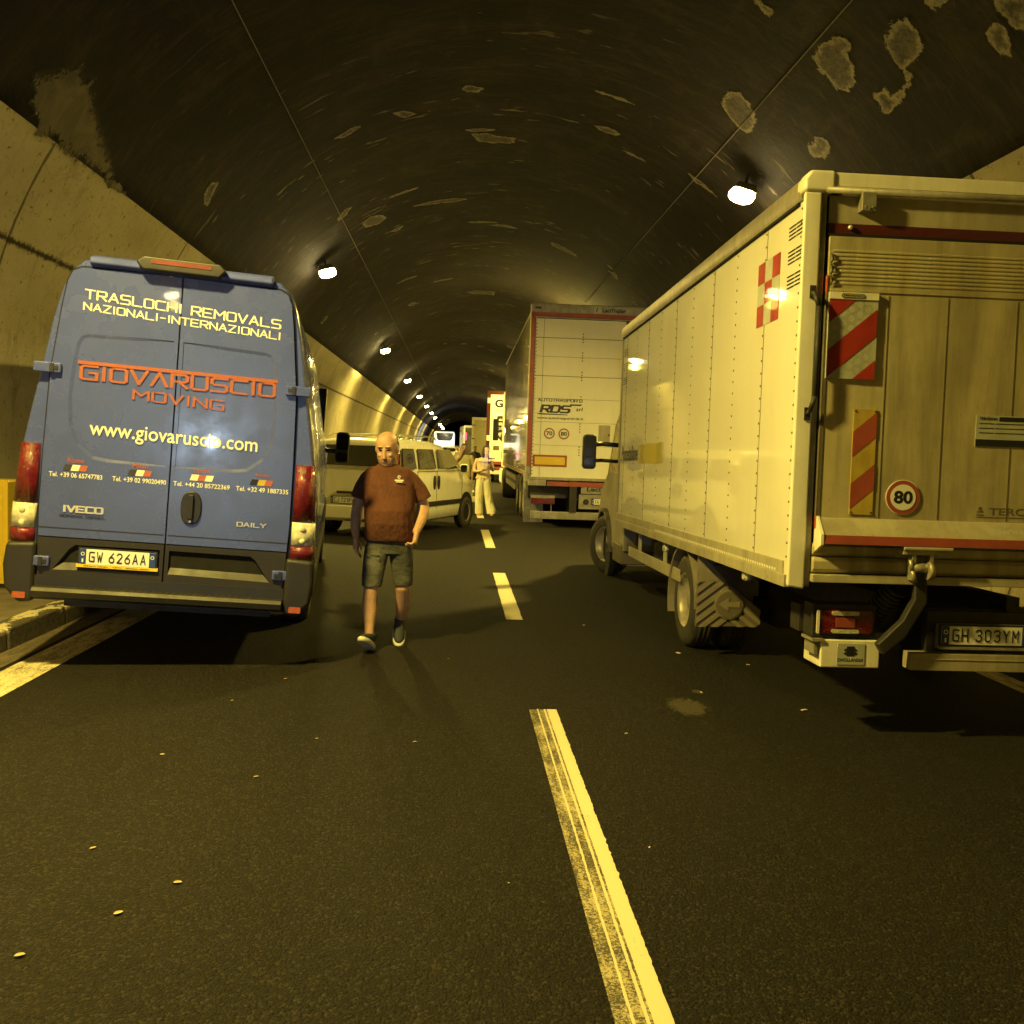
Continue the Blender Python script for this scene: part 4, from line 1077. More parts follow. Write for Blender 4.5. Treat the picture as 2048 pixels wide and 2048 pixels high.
# white box
b = MB(); b.box(-.885, -.54, .04, .3, .405, .566); wb = b.build('maker_box', 'boxtrim', trk, bevel=.008)
b = MB(); b.box(-.79, -.63, .036, .0385, .425, .545); pt = b.build('maker_panel', 'flagwhite', wb)
b = MB(); lettering(b, 'DHOLLANDIA', (0, .0352, 0), -.785, -.635, .442, .462, bold=.015); b.box(-.735, -.69, .0345, .0355, .475, .530); b.add([(x_, .0345, z_) for x_, z_ in ((-.755, .49), (-.737, .478), (-.737, .50), (-.688, .478), (-.670, .49), (-.688, .50))], [(0, 1, 2), (3, 4, 5)]); b.add([(x_, .0345, z_) for x_, z_ in ((-.755, .508), (-.737, .50), (-.737, .52), (-.688, .50), (-.670, .508), (-.688, .52))], [(0, 1, 2), (3, 4, 5)])
b.build('lettering', 'ink', pt, recalc=False)
# plate and underrun bar
b = MB(); b.box(-.26, .40, .06, .12, .50, .74); b.build('plate_carrier', 'chassis', trk)
plate(trk, -.200, .318, .560, .664, .01, 'GH 303YM')
b = MB(); b.box(-.212, .330, .0, .055, .532, .545); b.box(-.212, .330, .024, .055, .545, .675); b.build('plate_holder', 'galv', trk)
b = MB(); b.box(-.375, 1.1, .0, .10, .408, .505); b.box(-.36, 1.1, -.004, .0, .47, .474); b.build('underrun_bar', 'dirtywhite', trk, bevel=.006)
# chassis, tank
b = MB()
for x in (-.42, .35): b.box(x, x + .08, .3, 7.2, .62, .80)
b.box(-.9, .9, .35, .5, .56, .72)
for y in (1.2, 2.2, 3.4, 4.6): b.box(-.9, .9, y, y + .08, .76, .86)
b.box(-1.0, -.3, .5, 5.6, .84, .862)
b.box(-.85, -.42, 3.4, 4.8, .45, .80); b.box(-.6, .6, 2.2, 2.4, .4, .5)
b.box(-.45, .5, 2.0, 2.5, .3, .62)
b.build('chassis', 'chassis', trk)
b = MB(); b.box(-1.07, -1.05, 2.72, 5.1, .56, .665); b.box(-1.05, -1.02, 3.4, 3.45, .56, .86); b.box(-1.05, -1.02, 4.6, 4.65, .56, .86); b.build('side_guard', 'dirtywhite', trk, bevel=.004)
for y, z in ((3.25, .80), (.85, .83)):
    b = MB(); b.cyl((-1.09, y, z), (-1.05, y, z), .033, n=16); b.cyl((-1.1, y, z), (-1.09, y, z), .026, n=16); b.build('side_marker', 'clearglass', trk)
# rear wheels (twin) with arch and flap
GZ = .044
wheel(trk, -.96, 2.58, .385 + GZ, .385, .2, -1); wheel(trk, -.70, 2.58, .385 + GZ, .385, .2, -1)
wheel(trk, .955, 2.58, .385 + GZ, .385, .2, 1)
b = MB(); cy, cz = 2.58, .42; n_ = 22; ro, ri = .475, .455
pts_o = [(cy + ro * math.cos(R(-20 + 200 * i / n_)) * 1.0, cz + ro * math.sin(R(-20 + 200 * i / n_)) * .98) for i in range(n_ + 1)]
pts_i = [(cy + ri * math.cos(R(-20 + 200 * i / n_)), cz + ri * math.sin(R(-20 + 200 * i / n_)) * .98) for i in range(n_ + 1)]
for i in range(n_):
    q = [pts_o[i], pts_o[i + 1], pts_i[i + 1], pts_i[i]]; b.prism(q, 'x', -1.085, -.62)
b.build('mudguard', 'mudlight', trk)
# rear-facing flap with chevron relief and a round arrow sign
def clip_half(poly, f):
    out = []
    for i in range(len(poly)):
        p, q = poly[i], poly[(i + 1) % len(poly)]; a_, b_ = f(p), f(q)
        if a_ >= 0: out.append(p)
        if a_ * b_ < 0: t = a_ / (a_ - b_); out.append((p[0] + (q[0] - p[0]) * t, p[1] + (q[1] - p[1]) * t))
    return out
FP = [(-1.086, .291), (-.60, .300), (-.577, .325), (-.577, .437), (-.852, .655), (-1.086, .650)]
b = MB(); b.prism(FP, 'y', 2.05, 2.07); fg = b.build('mud_flap', 'mudflap', trk, bevel=.006)
b = MB(); b.prism([(-1.086, .652), (-.855, .657), (-1.086, .885)], 'y', 2.055, 2.065); b.build('mudguard_plate', 'mudlight', trk)
b = MB(); cx_, cz_ = -.833, .471
for k_ in range(-1, 6):
    c0 = .255 + k_ * .078; c1 = c0 + .040
    pg = clip_half(clip_half(clip_half(FP, lambda p: p[1] - .78 * (p[0] + 1.086) - c0 + .02), lambda p: c1 + -.02 - (p[1] - .78 * (p[0] + 1.086))), lambda p: (cx_ - .005) - p[0])
    if len(pg) > 2: b.prism(pg, 'y', 2.040, 2.0495)
    pg = clip_half(clip_half(clip_half(FP, lambda p: p[1] + .78 * (p[0] + .577) - c0 + .02), lambda p: c1 - .02 - (p[1] + .78 * (p[0] + .577))), lambda p: p[0] - (cx_ + .005))
    if len(pg) > 2: b.prism(pg, 'y', 2.040, 2.0495)
b.build('chevron_relief', 'mudlight', fg)
b = MB(); b.prism(disc(cx_, cz_, .112, 32), 'y', 2.028, 2.0495, 0); b.prism(disc(cx_, cz_, .102, 32), 'y', 2.024, 2.0275, 1)
b.prism([(cx_ - .085, cz_), (cx_ - .005, cz_ + .055), (cx_ - .005, cz_ + .022), (cx_ + .085, cz_ + .028), (cx_ + .085, cz_ - .018), (cx_ - .005, cz_ - .015), (cx_ - .005, cz_ - .05)], 'y', 2.018, 2.0235, 0)
b.build('round_arrow', ['mudlight', 'mudflap'], fg)
# cab
cab = MB()
sec = [(5.80, .55), (5.80, 2.25), (6.35, 2.28), (6.75, 2.1), (7.25, 1.48), (7.75, 1.25), (7.95, .95), (7.98, .5)]
def cabring(x, k): return [Vector((x, 5.8 + (p[0] - 5.8) * k, .5 + (p[1] - .5) * (1 - (1 - k) * .4))) for p in sec]
cab.loft([cabring(-1.0, .93), cabring(-.95, .985), cabring(-.8, 1), cabring(.8, 1), cabring(.95, .985), cabring(1.0, .93)], smooth=True)
cab.build('cab', 'dirtywhite', trk)
b = MB(); b.prism([(6.0, 1.42), (6.0, 2.1), (6.45, 2.1), (6.95, 1.48)], 'x', -1.012, -.96); b.build('cab_window', 'glass', trk)
b = MB(); b.prism([(6.88, 2.02), (7.32, 1.46), (7.28, 1.43), (6.84, 2.0)], 'x', -.9, .9); b.build('windscreen', 'glass', trk)
for z_, r_ in ((1.60, .022), (1.80, .028)):
    b = MB(); b.tube([(-1.0, 6.3, z_), (-1.22, 6.25, z_ + .01), (-1.36, 6.25, z_)], r_); b.build('mirror_arm', 'black', trk)
b = MB(); b.prism(rrect(-1.46, -1.30, 1.50, 1.92, .045), 'y', 6.2, 6.33); mm_ = b.build('wing_mirror', 'black', trk, bevel=.02)
b = MB(); b.prism(rrect(-1.445, -1.315, 1.66, 1.90, .03), 'y', 6.192, 6.1995); b.prism(rrect(-1.445, -1.315, 1.52, 1.64, .03), 'y', 6.192, 6.1995); b.build('mirror_glass', 'glass', mm_)
b = MB()
for s in (-1,):
    pts_o = [(7.15 + .50 * math.cos(R(-5 + 190 * i / 20)), .50 + .50 * math.sin(R(-5 + 190 * i / 20))) for i in range(21)]
    pts_i = [(7.15 + .45 * math.cos(R(-5 + 190 * i / 20)), .50 + .45 * math.sin(R(-5 + 190 * i / 20))) for i in range(21)]
    for i in range(20): b.prism([pts_o[i], pts_o[i + 1], pts_i[i + 1], pts_i[i]], 'x', -1.06, -.9)
b.build('wheel_arch', 'mudflap', trk, bevel=.01)
b = MB(); b.cyl((-1.004, 7.15, .50), (-.9, 7.15, .50), .45, n=30); b.build('arch_shadow', 'gap', trk)
b = MB(); b.box(-1.02, -.6, 5.85, 6.45, .38, .62); b.build('cab_step', 'mudflap', trk, bevel=.02)
wheel(trk, -.93, 7.15, .385 + .137, .385, .2, -1, steer=R(26)); wheel(trk, .93, 7.15, .385 + .137, .385, .2, 1, steer=R(26))

# ================================================================== TRAILER WITH RED FRAME
def rivet_line(mb, x, zlist, y, r=.02):
    for z in zlist: mb.cyl((x, y, z), (x, y - .006, z), r, n=8, smooth=False)
tr = thing('refrigerated_trailer', 'white articulated trailer with red frame and black haulier lettering on its door', 'trailer', (2.75, 19.5, 0), yaw=R(-.5))
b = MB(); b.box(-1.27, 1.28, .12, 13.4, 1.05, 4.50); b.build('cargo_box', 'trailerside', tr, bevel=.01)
b = MB(); b.box(-1.275, 1.285, 0, .12, 4.40, 4.60); b.box(-1.28, 1.29, .12, 13.4, 4.5, 4.56); b.build('roof_frame', 'galv', tr, bevel=.02)
b = MB(); b.box(-1.2, 1.2, .2, 13.3, 4.56, 4.59); b.build('roof', 'trailerwhite', tr)  # white sheet added over the roof frame to bounce lamp light onto the ceiling
b = MB(); b.box(-1.33, -1.275, -.0, .14, 1.0, 4.58); b.box(1.275, 1.33, .0, .14, 1.0, 4.58); b.box(-1.275, -1.235, .02, .1, 1.0, 4.4); b.build('rear_post', 'galv', tr, bevel=.006)
b = MB(); b.box(-1.315, -1.238, -.008, -.001, 1.25, 4.42); b.box(-1.315, 1.3, -.008, -.001, 4.33, 4.415); b.build('red_tape', 'redstripe', tr)
b = MB(); b.box(-1.235, 1.27, .03, .12, 1.04, 4.32); dr_ = b.build('rear_door', 'trailerwhite', tr)
b = MB()
for z in (3.9, 3.52, 3.12, 2.66, 2.18, 1.7): b.box(-1.2, 1.27, .027, .0295, z, z + (.012 if z > 3 and z != 3.52 else .006))
b.box(-1.235, -1.215, .02, .0295, 1.05, 4.31); b.box(-1.2, 1.27, .02, .0295, 4.29, 4.31)
b.box(-1.05, -1.043, .022, .0295, 1.05, 4.28)
b.build('panel_line', 'mudflap', dr_)
b = MB(); rivet_line(b, -.235, [z0 - k_ * .055 for z0 in (4.0, 3.62, 3.22, 2.72, 2.16, 1.68) for k_ in range(4)], .03, .014); rivet_line(b, -1.2, [1.1 + .07 * k_ for k_ in range(45)], .03, .012); b.build('rivets', 'ink', dr_)
b = MB(); y_ = .026
lettering(b, 'AUTOTRASPORTI', (0, y_, 0), -1.13, -.2, 2.60, 2.665, stroke=1.2)
lettering(b, 'RDS', (0, y_, 0), -1.09, -.45, 2.365, 2.54, stroke=1.5, slant=.25)
b.add([(x_, y_ - .003, z_) for x_, z_ in ((-1.16, 2.36), (-.50, 2.345), (-.50, 2.33), (-1.08, 2.33))], [(0, 1, 2, 3)])
b.add([(x_, y_ - .003, z_) for x_, z_ in ((-.45, 2.56), (-.2, 2.56), (-.24, 2.53), (-.46, 2.53))], [(0, 1, 2, 3)])
lettering(b, 'srl', (0, y_, 0), -.33, -.2, 2.42, 2.50, bold=.02, slant=.2)
lettering(b, 'www.autotrasportirds.it', (0, y_, 0), -1.13, -.17, 2.225, 2.29, bold=.025)
lettering(b, 'FIT', (0, y_, 0), .16, .30, 1.39, 1.43, bold=.02, slant=.2)
b.build('lettering', 'ink', dr_, recalc=False)
speed_disc(dr_, -.865, 1.945, .118, .024, '70'); speed_disc(dr_, -.563, 1.945, .118, .024, '80')
b = MB(); b.box(-1.19, -.48, .018, .0285, 1.26, 1.50, 0); b.box(-1.15, -.52, .012, .0175, 1.30, 1.46, 1); b.build('reflector_plate', ['redstripe', 'yellow'], dr_)
b = MB(); b.box(.155, .40, .015, .0285, 1.75, 2.15); hb_ = b.build('hatch', 'dirtywhite', dr_, bevel=.008)
b = MB(); b.cyl((.37, .0, 1.95), (.37, .015, 1.95), .02); b.build('hatch_knob', 'ink', hb_)
b = MB(); b.box(.0, .33, .0, .022, 4.44, 4.56)
lb_ = MB(); lb_.box(-.04, .11, -.006, -.001, 4.43, 4.57); st = lb_.build('maker_plate', 'flagwhite', tr)
b = MB(); lettering(b, 'LeciTrailer', (0, -.003, 0), .14, .62, 4.455, 4.54, bold=.035); b.add([(x_, -.0085, z_) for x_, z_ in ((.0, 4.46), (.02, 4.46), (.05, 4.55), (.03, 4.55))], [(0, 1, 2, 3)]); b.build('lettering', 'ink', tr, recalc=False)
b = MB(); b.prism(rrect(-1.25, -1.12, 4.48, 4.52, .015), 'y', -.02, -.001); b.build('marker_lamp', 'redglass', tr)
# lower rear
b = MB(); b.box(-1.27, 1.28, .0, .12, .98, 1.04); b.box(-1.27, -.9, -.02, .1, .86, .975); 
for k_ in range(5): b.box(-1.325, -1.28, -.01, -.0005, 1.0 + k_ * .05, 1.02 + k_ * .05)
b.build('rear_sill', 'galv', tr, bevel=.005)
b = MB(); b.box(-.88, 1.28, -.012, .04, .86, .955); b.build('red_tape', 'redstripe', tr)
b = MB(); b.box(-1.25, 1.25, .3, 12.0, .6, .9); b.box(-.4, -.25, .0, .6, .3, .98); b.box(-1.2, -.6, .1, .3, .62, .70); b.build('chassis', 'chassis', tr)
b = MB(); b.box(-1.2, -.70, .02, .1, .48, .63); b.build('tail_lamp', 'redglass', tr, bevel=.01)
b = MB(); b.box(-1.2, -.70, .015, .1, .605, .66); b.build('lamp_shelf', 'galv', tr)
b = MB(); b.box(-.78, -.76, .05, .09, .3, .5); b.box(-1.2, 1.25, .0, .12, .17, .33); b.build('underrun_bar', 'galv', tr, bevel=.01)
b = MB(); b.box(-.20, 1.2, .02, .06, .40, .70); b.box(-.16, 1.2, .018, .05, .72, .90); cr = b.build('plate_carrier', 'galv', tr)
b = MB(); lettering(b, 'LeciTrailer', (0, .015, 0), -.04, .75, .77, .86, bold=.03); b.build('lettering', 'ink', cr, recalc=False)
b = MB(); b.cyl((-.05, .0, .55), (-.05, .02, .55), .06, n=16); b.build('lamp_socket', 'ink', cr)
plate(tr, .07, .55, .50, .62, .0, 'XA 951GT')
for y in (1.6, 2.9, 4.2):
    wheel(tr, -1.09, y, .5, .5, .34, -1); wheel(tr, 1.09, y, .5, .5, .34, 1)
b = MB()
for i in range(12):
    a0, a1 = R(15 + 150 * i / 12), R(15 + 150 * (i + 1) / 12)
    b.prism([(1.6 + .60 * math.cos(a0), .5 + .60 * math.sin(a0)), (1.6 + .60 * math.cos(a1), .5 + .60 * math.sin(a1)), (1.6 + .58 * math.cos(a1), .5 + .58 * math.sin(a1)), (1.6 + .58 * math.cos(a0), .5 + .58 * math.sin(a0))], 'x', -1.3, -.9)
b.build('mudguard', 'galv', tr)
b = MB(); b.box(-1.3, -.88, .78, .80, .04, .75); b.build('mud_flap', 'galv', tr)
b = MB(); b.box(-1.275, -1.25, 5.2, 10.4, .55, .68); b.box(-1.275, -1.25, 5.2, 10.4, .80, .92); b.build('side_guard', 'galv', tr)
b = MB(); b.box(-1.285, -1.27, .15, 13.4, 1.04, 1.13); b.build('side_rail', 'galv', tr)
b = MB(); b.box(-1.287, -1.2855, .3, 13.0, 1.08, 1.10); b.build('red_tape', 'redstripe', tr)
# tractor in front of the trailer
b = MB(); b.box(-1.24, 1.24, 13.9, 15.9, .9, 3.7); b.box(-1.3, 1.3, 12.6, 15.9, .35, .9); b.build('tractor_cab', 'trailerwhite', tr, bevel=.08)
wheel(tr, -1.09, 15.0, .5, .5, .32, -1); wheel(tr, -1.09, 11.9, .5, .5, .5, -1)
b = MB(); b.tube([(-1.24, 15.4, 2.6), (-1.5, 15.4, 2.6)], .03); b.prism(rrect(-1.6, -1.4, 1.9, 2.7, .04), 'y', 15.35, 15.5); b.build('wing_mirror', 'black', tr)

# ================================================================== FARTHER LORRIES
g = thing('freight_trailer', 'white trailer with dark red frame and a large black G, beyond the red-framed trailer', 'trailer', (2.7, 45, 0), yaw=R(-1.9))
b = MB(); b.box(-1.28, 1.28, .1, 13, 1.1, 4.28); b.build('cargo_box', 'trailerwhite', g)
b = MB(); b.box(-1.36, -1.19, -.02, .1, .95, 4.34); b.box(-1.19, 1.3, -.02, .1, 4.17, 4.34); b.build('rear_frame', 'maroonstripe', g)
b = MB(); b.box(-1.19, 1.25, .0, .09, 1.0, 4.16); dd = b.build('rear_door', 'trailerwhite', g)
b = MB(); lettering(b, 'G', (0, -.003, 0), -.99, -.60, 3.55, 3.95, bold=.05); lettering(b, 'GO', (0, -.003, 0), -.50, .4, 3.55, 3.95, bold=.05); lettering(b, 'THE', (0, -.003, 0), -.96, -.62, 3.36, 3.50, bold=.01); lettering(b, 'OFFICE', (0, -.003, 0), -.54, .2, 3.36, 3.50, bold=.01)
b.build('lettering', 'ink', dd, recalc=False)
b = MB(); b.prism([(-.86, 3.16), (.5, 3.25), (.5, 1.8), (-.5, 1.85), (-.92, 2.25)], 'y', -.006, -.001); pc = b.build('picture_panel', 'ink', dd)
b = MB(); lettering(b, 'office', (0, -.009, 0), -.86, -.1, 2.50, 2.68, bold=.02); b.prism(disc(-.70, 2.95, .09, 12), 'y', -.010, -.0062); b.prism([(-.86, 2.72), (-.6, 2.72), (-.62, 2.9), (-.78, 2.92)], 'y', -.010, -.0062); b.prism([(-.84, 2.35), (-.7, 2.15), (-.6, 2.4), (-.7, 2.38)], 'y', -.010, -.0062); b.build('picture', 'flagwhite', pc)
for z in (3.75, 1.98):
    b = MB(); b.box(-1.34, -1.14, -.05, -.021, z, z + .25); b.build('hinge', 'plate', g)
b = MB(); b.box(-1.0, -.72, -.012, -.001, 1.55, 1.75); b.box(-.62, -.15, -.012, -.001, 1.15, 1.5); b.box(-1.15, -.9, -.012, -.001, 1.12, 1.16, 0); b.build('sign_plate', 'mudflap', g)
b = MB(); b.box(-1.2, 1.25, .0, .1, .86, .98); b.box(-.9, -.4, -.01, .1, .62, .75); b.build('red_bar', 'redstripe', g)
b = MB(); b.box(-1.1, 1.1, .2, 12, .5, .95); b.build('chassis', 'chassis', g)
b = MB(); b.box(-1.25, 1.25, -.03, .1, .40, .58); b.build('bumper', 'trailerwhite', g)
for y in (1.6, 2.9): wheel(g, -1.09, y, .5, .5, .34, -1)

g = thing('olive_box_truck', 'dull greenish box truck beyond the trailer with the black G', 'truck', (2.33, 63, 0), yaw=R(-1.3))
b = MB(); b.box(-1.28, 1.28, .05, 7.5, .95, 3.62); b.build('cargo_box', 'platform', g)
b = MB(); b.box(-1.42, -1.28, .0, .1, .6, 3.66); b.box(-1.28, 1.3, .0, .05, 3.5, 3.66); b.build('rear_frame', 'galv', g)
b = MB(); b.box(-1.27, 1.28, .02, .049, 1.0, 3.48); b.build('rear_door', 'olive', g)
b = MB()
for z in (3.1, 2.2, 1.3): b.box(-1.4, -1.18, -.01, .02, z, z + .07)
b.build('hinge', 'chassis', g)
b = MB(); b.box(-1.0, 1.0, .3, 7.4, .5, .94); b.build('chassis', 'chassis', g)
wheel(g, -1.05, 1.8, .45, .45, .3, -1); wheel(g, -1.05, 8.2, .45, .45, .3, -1)
b = MB(); b.box(-1.15, 1.15, 7.6, 9.3, .5, 2.7); b.build('cab', 'whitecloth', g, bevel=.06)

g = thing('lit_white_truck', 'white truck far ahead with its side lit bluish white, left of the greenish box truck', 'truck', (1.75, 82, 0), yaw=R(3))
b = MB(); b.box(-1.2, 1.2, .0, 7, .9, 3.55); b.build('cargo_box', 'coach', g, bevel=.02)
b = MB(); b.box(-1.12, 1.12, -.01, -.001, 1.0, 3.4); b.build('rear_door', 'glassclear', g)
b = MB(); b.box(-1.0, 1.0, .1, 7, .4, .9); b.build('chassis', 'chassis', g)
b = MB(); b.box(-1.1, -.8, -.03, .0, .7, .88); b.box(-1.15, -1.0, -.03, .0, 2.3, 2.9); b.build('tail_lamp', 'taillit', g)
wheel(g, -1.05, 1.5, .45, .45, .3, -1); wheel(g, -1.05, 8.2, .45, .45, .3, -1)
b = MB(); b.box(-1.1, 1.1, 7.1, 8.8, .5, 2.5); b.build('cab', 'coach', g, bevel=.06)

g = thing('coach', 'white coach seen from behind far down the tunnel, dark rear window', 'coach', (-1.62, 115, 0))
b = MB()
def rr3(y, x0, x1, z0, z1, r): return [Vector((p[0], y, p[1])) for p in rrect(x0, x1, z0, z1, r)]
b.loft([rr3(.0, -1.22, 1.22, .35, 3.45, .25), rr3(.15, -1.27, 1.27, .3, 3.55, .25), rr3(12, -1.27, 1.27, .3, 3.55, .25)])
b.build('body', 'coach', g)
b = MB(); b.prism([(-1.0, 3.35), (1.05, 3.35), (.95, 2.65), (.75, 2.42), (-.7, 2.42), (-.9, 2.65)], 'y', -.03, .02); b.build('rear_window', 'glass', g, bevel=.01)
b = MB(); lettering(b, 'Tour', (0, -.012, 0), -.4, .1, 2.0, 2.2, bold=.0, slant=.3); b.box(-.5, .5, -.012, -.002, 1.78, 1.80); b.prism(rrect(.45, .8, .95, 1.5, .03), 'y', -.02, -.002); b.build('grille', 'mudflap', g)
for s in (-1, 1):
    b = MB(); b.box(s * 1.05 - .08, s * 1.05 + .08, -.03, .0, .7, 1.25); b.build('tail_lamp', 'taillit', g)
b = MB(); b.box(-1.2, 1.2, -.05, .1, .3, .5); b.build('bumper', 'coach', g, bevel=.02)
wheel(g, -1.1, 3, .5, .5, .3, -1); wheel(g, 1.1, 3, .5, .5, .3, 1)

# ================================================================== SMALL WHITE PEOPLE CARRIER
def make_car(name, label, loc, yaw, text='CJ 721PW', lit=False, detail=True):
    c = thing(name, label, 'car', loc, yaw=yaw)
    def ring(y, wd_, zb, zr, belt=1.10):
        bz = min(belt, zr - .10)
        if zr > 1.3: top = [(wd_ * .985, bz), (wd_ * .93, bz + (zr - bz) * .5), (wd_ * .865, zr - .10), (wd_ * .80, zr - .03), (wd_ * .55, zr), (0, zr + .015)]
        else: top = [(wd_ * .98, bz), (wd_ * .93, bz + .05), (wd_ * .85, zr - .02), (wd_ * .7, zr - .005), (wd_ * .4, zr), (0, zr + .01)]
        pr = [(wd_ * .85, zb), (wd_ * .97, zb + .05), (wd_ * 1.0, zb + .22), (wd_ * 1.0, .75 if bz > .8 else bz - .1)] + top
        r_ = [Vector((x, y, z)) for x, z in pr]
        return r_ + [Vector((-p.x, p.y, p.z)) for p in reversed(r_[:-1])]
    b = MB()
    b.loft([ring(-.02, .76, .30, 1.60), ring(.03, .82, .27, 1.66), ring(.15, .85, .25, 1.69), ring(.8, .86, .22, 1.71), ring(1.6, .86, .22, 1.70), ring(2.2, .86, .22, 1.64), ring(2.5, .86, .22, 1.54), ring(3.05, .86, .22, 1.18), ring(3.2, .855, .22, 1.12), ring(3.55, .84, .23, 1.02), ring(3.8, .78, .26, .88), ring(3.93, .66, .30, .72)])
    body = b.build('body', 'carwhite', c)
    b = MB(); b.prism(rrect(-.68, .68, 1.22, 1.57, .07), 'y', -.048, -.0); b.build('rear_window', 'glass', c, bevel=.008)
    b = MB(); b.box(-.8, .8, -.075, .1, .30, .54); b.build('rear_bumper', 'carwhite', c, bevel=.03, segs=3)
    b = MB(); b.box(-.30, .30, -.055, -.02, .74, .78); b.box(.24, .34, -.05, -.03, .82, 1.08); b.build('tailgate_trim', 'black', c)
    plate(c, -.40, .10, .575, .68, -.055, text)
    for s in (-1, 1):
        b = MB(); b.prism([(s * .70, .95), (s * .83, .95), (s * .80, 1.45), (s * .74, 1.45)], 'y', -.035, .12); b.build('tail_lamp', 'redglass', c, bevel=.012)
        # side glass as three panes following the tumblehome
        def pane(y0, y1, ya, yb, nm, m_='glassclear'):
            zb_, zt_ = 1.19, 1.54
            xb, xt = .862, .798
            P0 = [(y0, zb_), (y1, zb_), (yb, zt_), (ya, zt_)]
            vs_ = []
            for off in (.0, .02):
                for (yy, zz) in P0:
                    xx = xb + (xt - xb) * (zz - zb_) / (zt_ - zb_) + off - .004
                    vs_.append((s * xx, yy, zz))
            bb = MB(); bb.add(vs_, [(0, 1, 2, 3), (7, 6, 5, 4), (0, 4, 5, 1), (1, 5, 6, 2), (2, 6, 7, 3), (3, 7, 4, 0)])
            return bb.build(nm, m_, c, bevel=.005)
        pane(.10, .66, .16, .64, 'quarter_window', 'glass')
        p_ = pane(.80, 1.56, .82, 1.52, 'sliding_door_window')
        pane(1.70, 2.82, 1.72, 2.35, 'front_door_window')
        b = MB()
        xx0, xx1 = (.861, .868) if s > 0 else (-.868, -.861)
        for y in (.74, 1.63, 2.95): b.box(xx0 - .002 * s, xx1 - .004 * s, y, y + .012, .45, 1.15)
        b.box(min(s * .85, s * .866), max(s * .85, s * .866), .75, 2.9, 1.14, 1.148)
        b.build('door_seam', 'mudflap', c)
        b = MB(); b.box(min(s * .85, s * .885), max(s * .85, s * .885), .78, 2.88, .50, .59); b.build('side_moulding', 'black', c, bevel=.008)
        for y in (1.52, 1.72):
            b = MB(); b.prism([(y + .05 * math.cos(2 * math.pi * i / 16), .93 + .13 * math.sin(2 * math.pi * i / 16)) for i in range(16)], 'x', s * .855, s * .877); b.build('door_handle', 'black', c, bevel=.004)
        b = MB(); b.tube([(s * .66, .35, 1.72), (s * .66, .4, 1.765), (s * .66, 1.9, 1.765), (s * .66, 2.0, 1.71)], .014); b.build('roof_rail', 'galv', c)
        b = MB(); b.prism(rrect(s * .98 - .08, s * .98 + .08, 1.10, 1.27, .04), 'y', 2.72, 2.80); m2 = b.build('wing_mirror', 'carwhite', c, bevel=.02)
        b = MB(); b.prism(rrect(s * .98 - .065, s * .98 + .065, 1.115, 1.255, .03), 'y', 2.712, 2.719); b.build('mirror_glass', 'glass', m2)
        b = MB(); b.prism([(s * .45, .68), (s * .75, .72), (s * .78, .92), (s * .5, .86)], 'y', 3.66, 3.93); b.build('headlight', 'headlens' if lit else 'clearglass', c, bevel=.01)
        for y in (.72, 3.2):
            b = MB(); b.cyl((s * .80, y, .34), (s * .871, y, .34), .375, n=30); b.build('wheel_arch', 'gap', c)
            wheel(c, s * .795, y, .31, .31, .19, s, rim='galv')
    b = MB(); b.prism([(2.52, 1.56), (3.06, 1.19), (3.09, 1.21), (2.55, 1.585)], 'x', -.68, .68); b.build('windscreen', 'glass', c)
    b = MB()
    for y in (.6, 1.7): b.cyl((-.66, y, 1.765), (.66, y, 1.765), .012)
    b.build('roof_bar', 'galv', c)
    return c
car = make_car('people_carrier', 'small white people carrier slewed across the left lane behind the walking man', (-1.75, 16.3, 0), R(-21))
far = make_car('white_car', 'distant car with lit headlights just behind the white coach', (-.55, 92, 0), R(4), 'AB 000CD', lit=True)
def spot(parent, loc, rot, e, size, col, rad=.07, blend=.5):
    l = bpy.data.lights.new('headlight_beam', 'SPOT'); l.energy = e; l.spot_size = R(size); l.spot_blend = blend; l.color = col; l.shadow_soft_size = rad
    o = bpy.data.objects.new('headlight_beam', l); COL.objects.link(o); o.parent = parent; o.location = loc; o.rotation_euler = rot; return o
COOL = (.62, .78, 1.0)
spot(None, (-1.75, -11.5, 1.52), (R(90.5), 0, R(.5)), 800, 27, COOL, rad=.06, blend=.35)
for s in (-.62, .62): spot(far, (s, 3.98, .8), (R(92), 0, R(6)), 6000, 60, COOL)

# ================================================================== PEOPLE
def hand(mb, w, d, palm_n, s, L=.185, curl=.5):
    """w wrist point, d direction along the hand, palm_n palm normal, s side sign for the thumb"""
    w, d, nn = Vector(w), Vector(d).normalized(), Vector(palm_n).normalized(); sd = d.cross(nn).normalized() * s
    pc = w + d * L * .28
    for t in (-.3, 0, .3):
        limb(mb, [(*(w + sd * t * .03), .021), (*(w + d * L * .48 + sd * t * .075), .017)])
    for i, (off, ln) in enumerate(((-.034, .36), (-.012, .43), (.011, .41), (.032, .33))):
        p0 = w + d * L * .46 + sd * off * -1; a1 = d * math.cos(curl * .5) + nn * math.sin(curl * .5); a2 = d * math.cos(curl * 1.4) + nn * math.sin(curl * 1.4)
        p1 = p0 + a1 * ln * L * .5; p2 = p1 + a2 * ln * L * .55
        limb(mb, [(*p0, .0105), (*p1, .0095), (*p2, .0075)])
    t0 = w + d * L * .15 + sd * .028; t1 = t0 + (d * .7 + sd * .6 + nn * .35).normalized() * .045; t2 = t1 + (d * .9 + nn * .4).normalized() * .035
    limb(mb, [(*t0, .015), (*t1, .0125), (*t2, .0095)])

man = thing('person', 'bald man in a maroon T-shirt and denim shorts walking towards the viewer', 'person', (-.52, 7.45, 0))
b = MB()
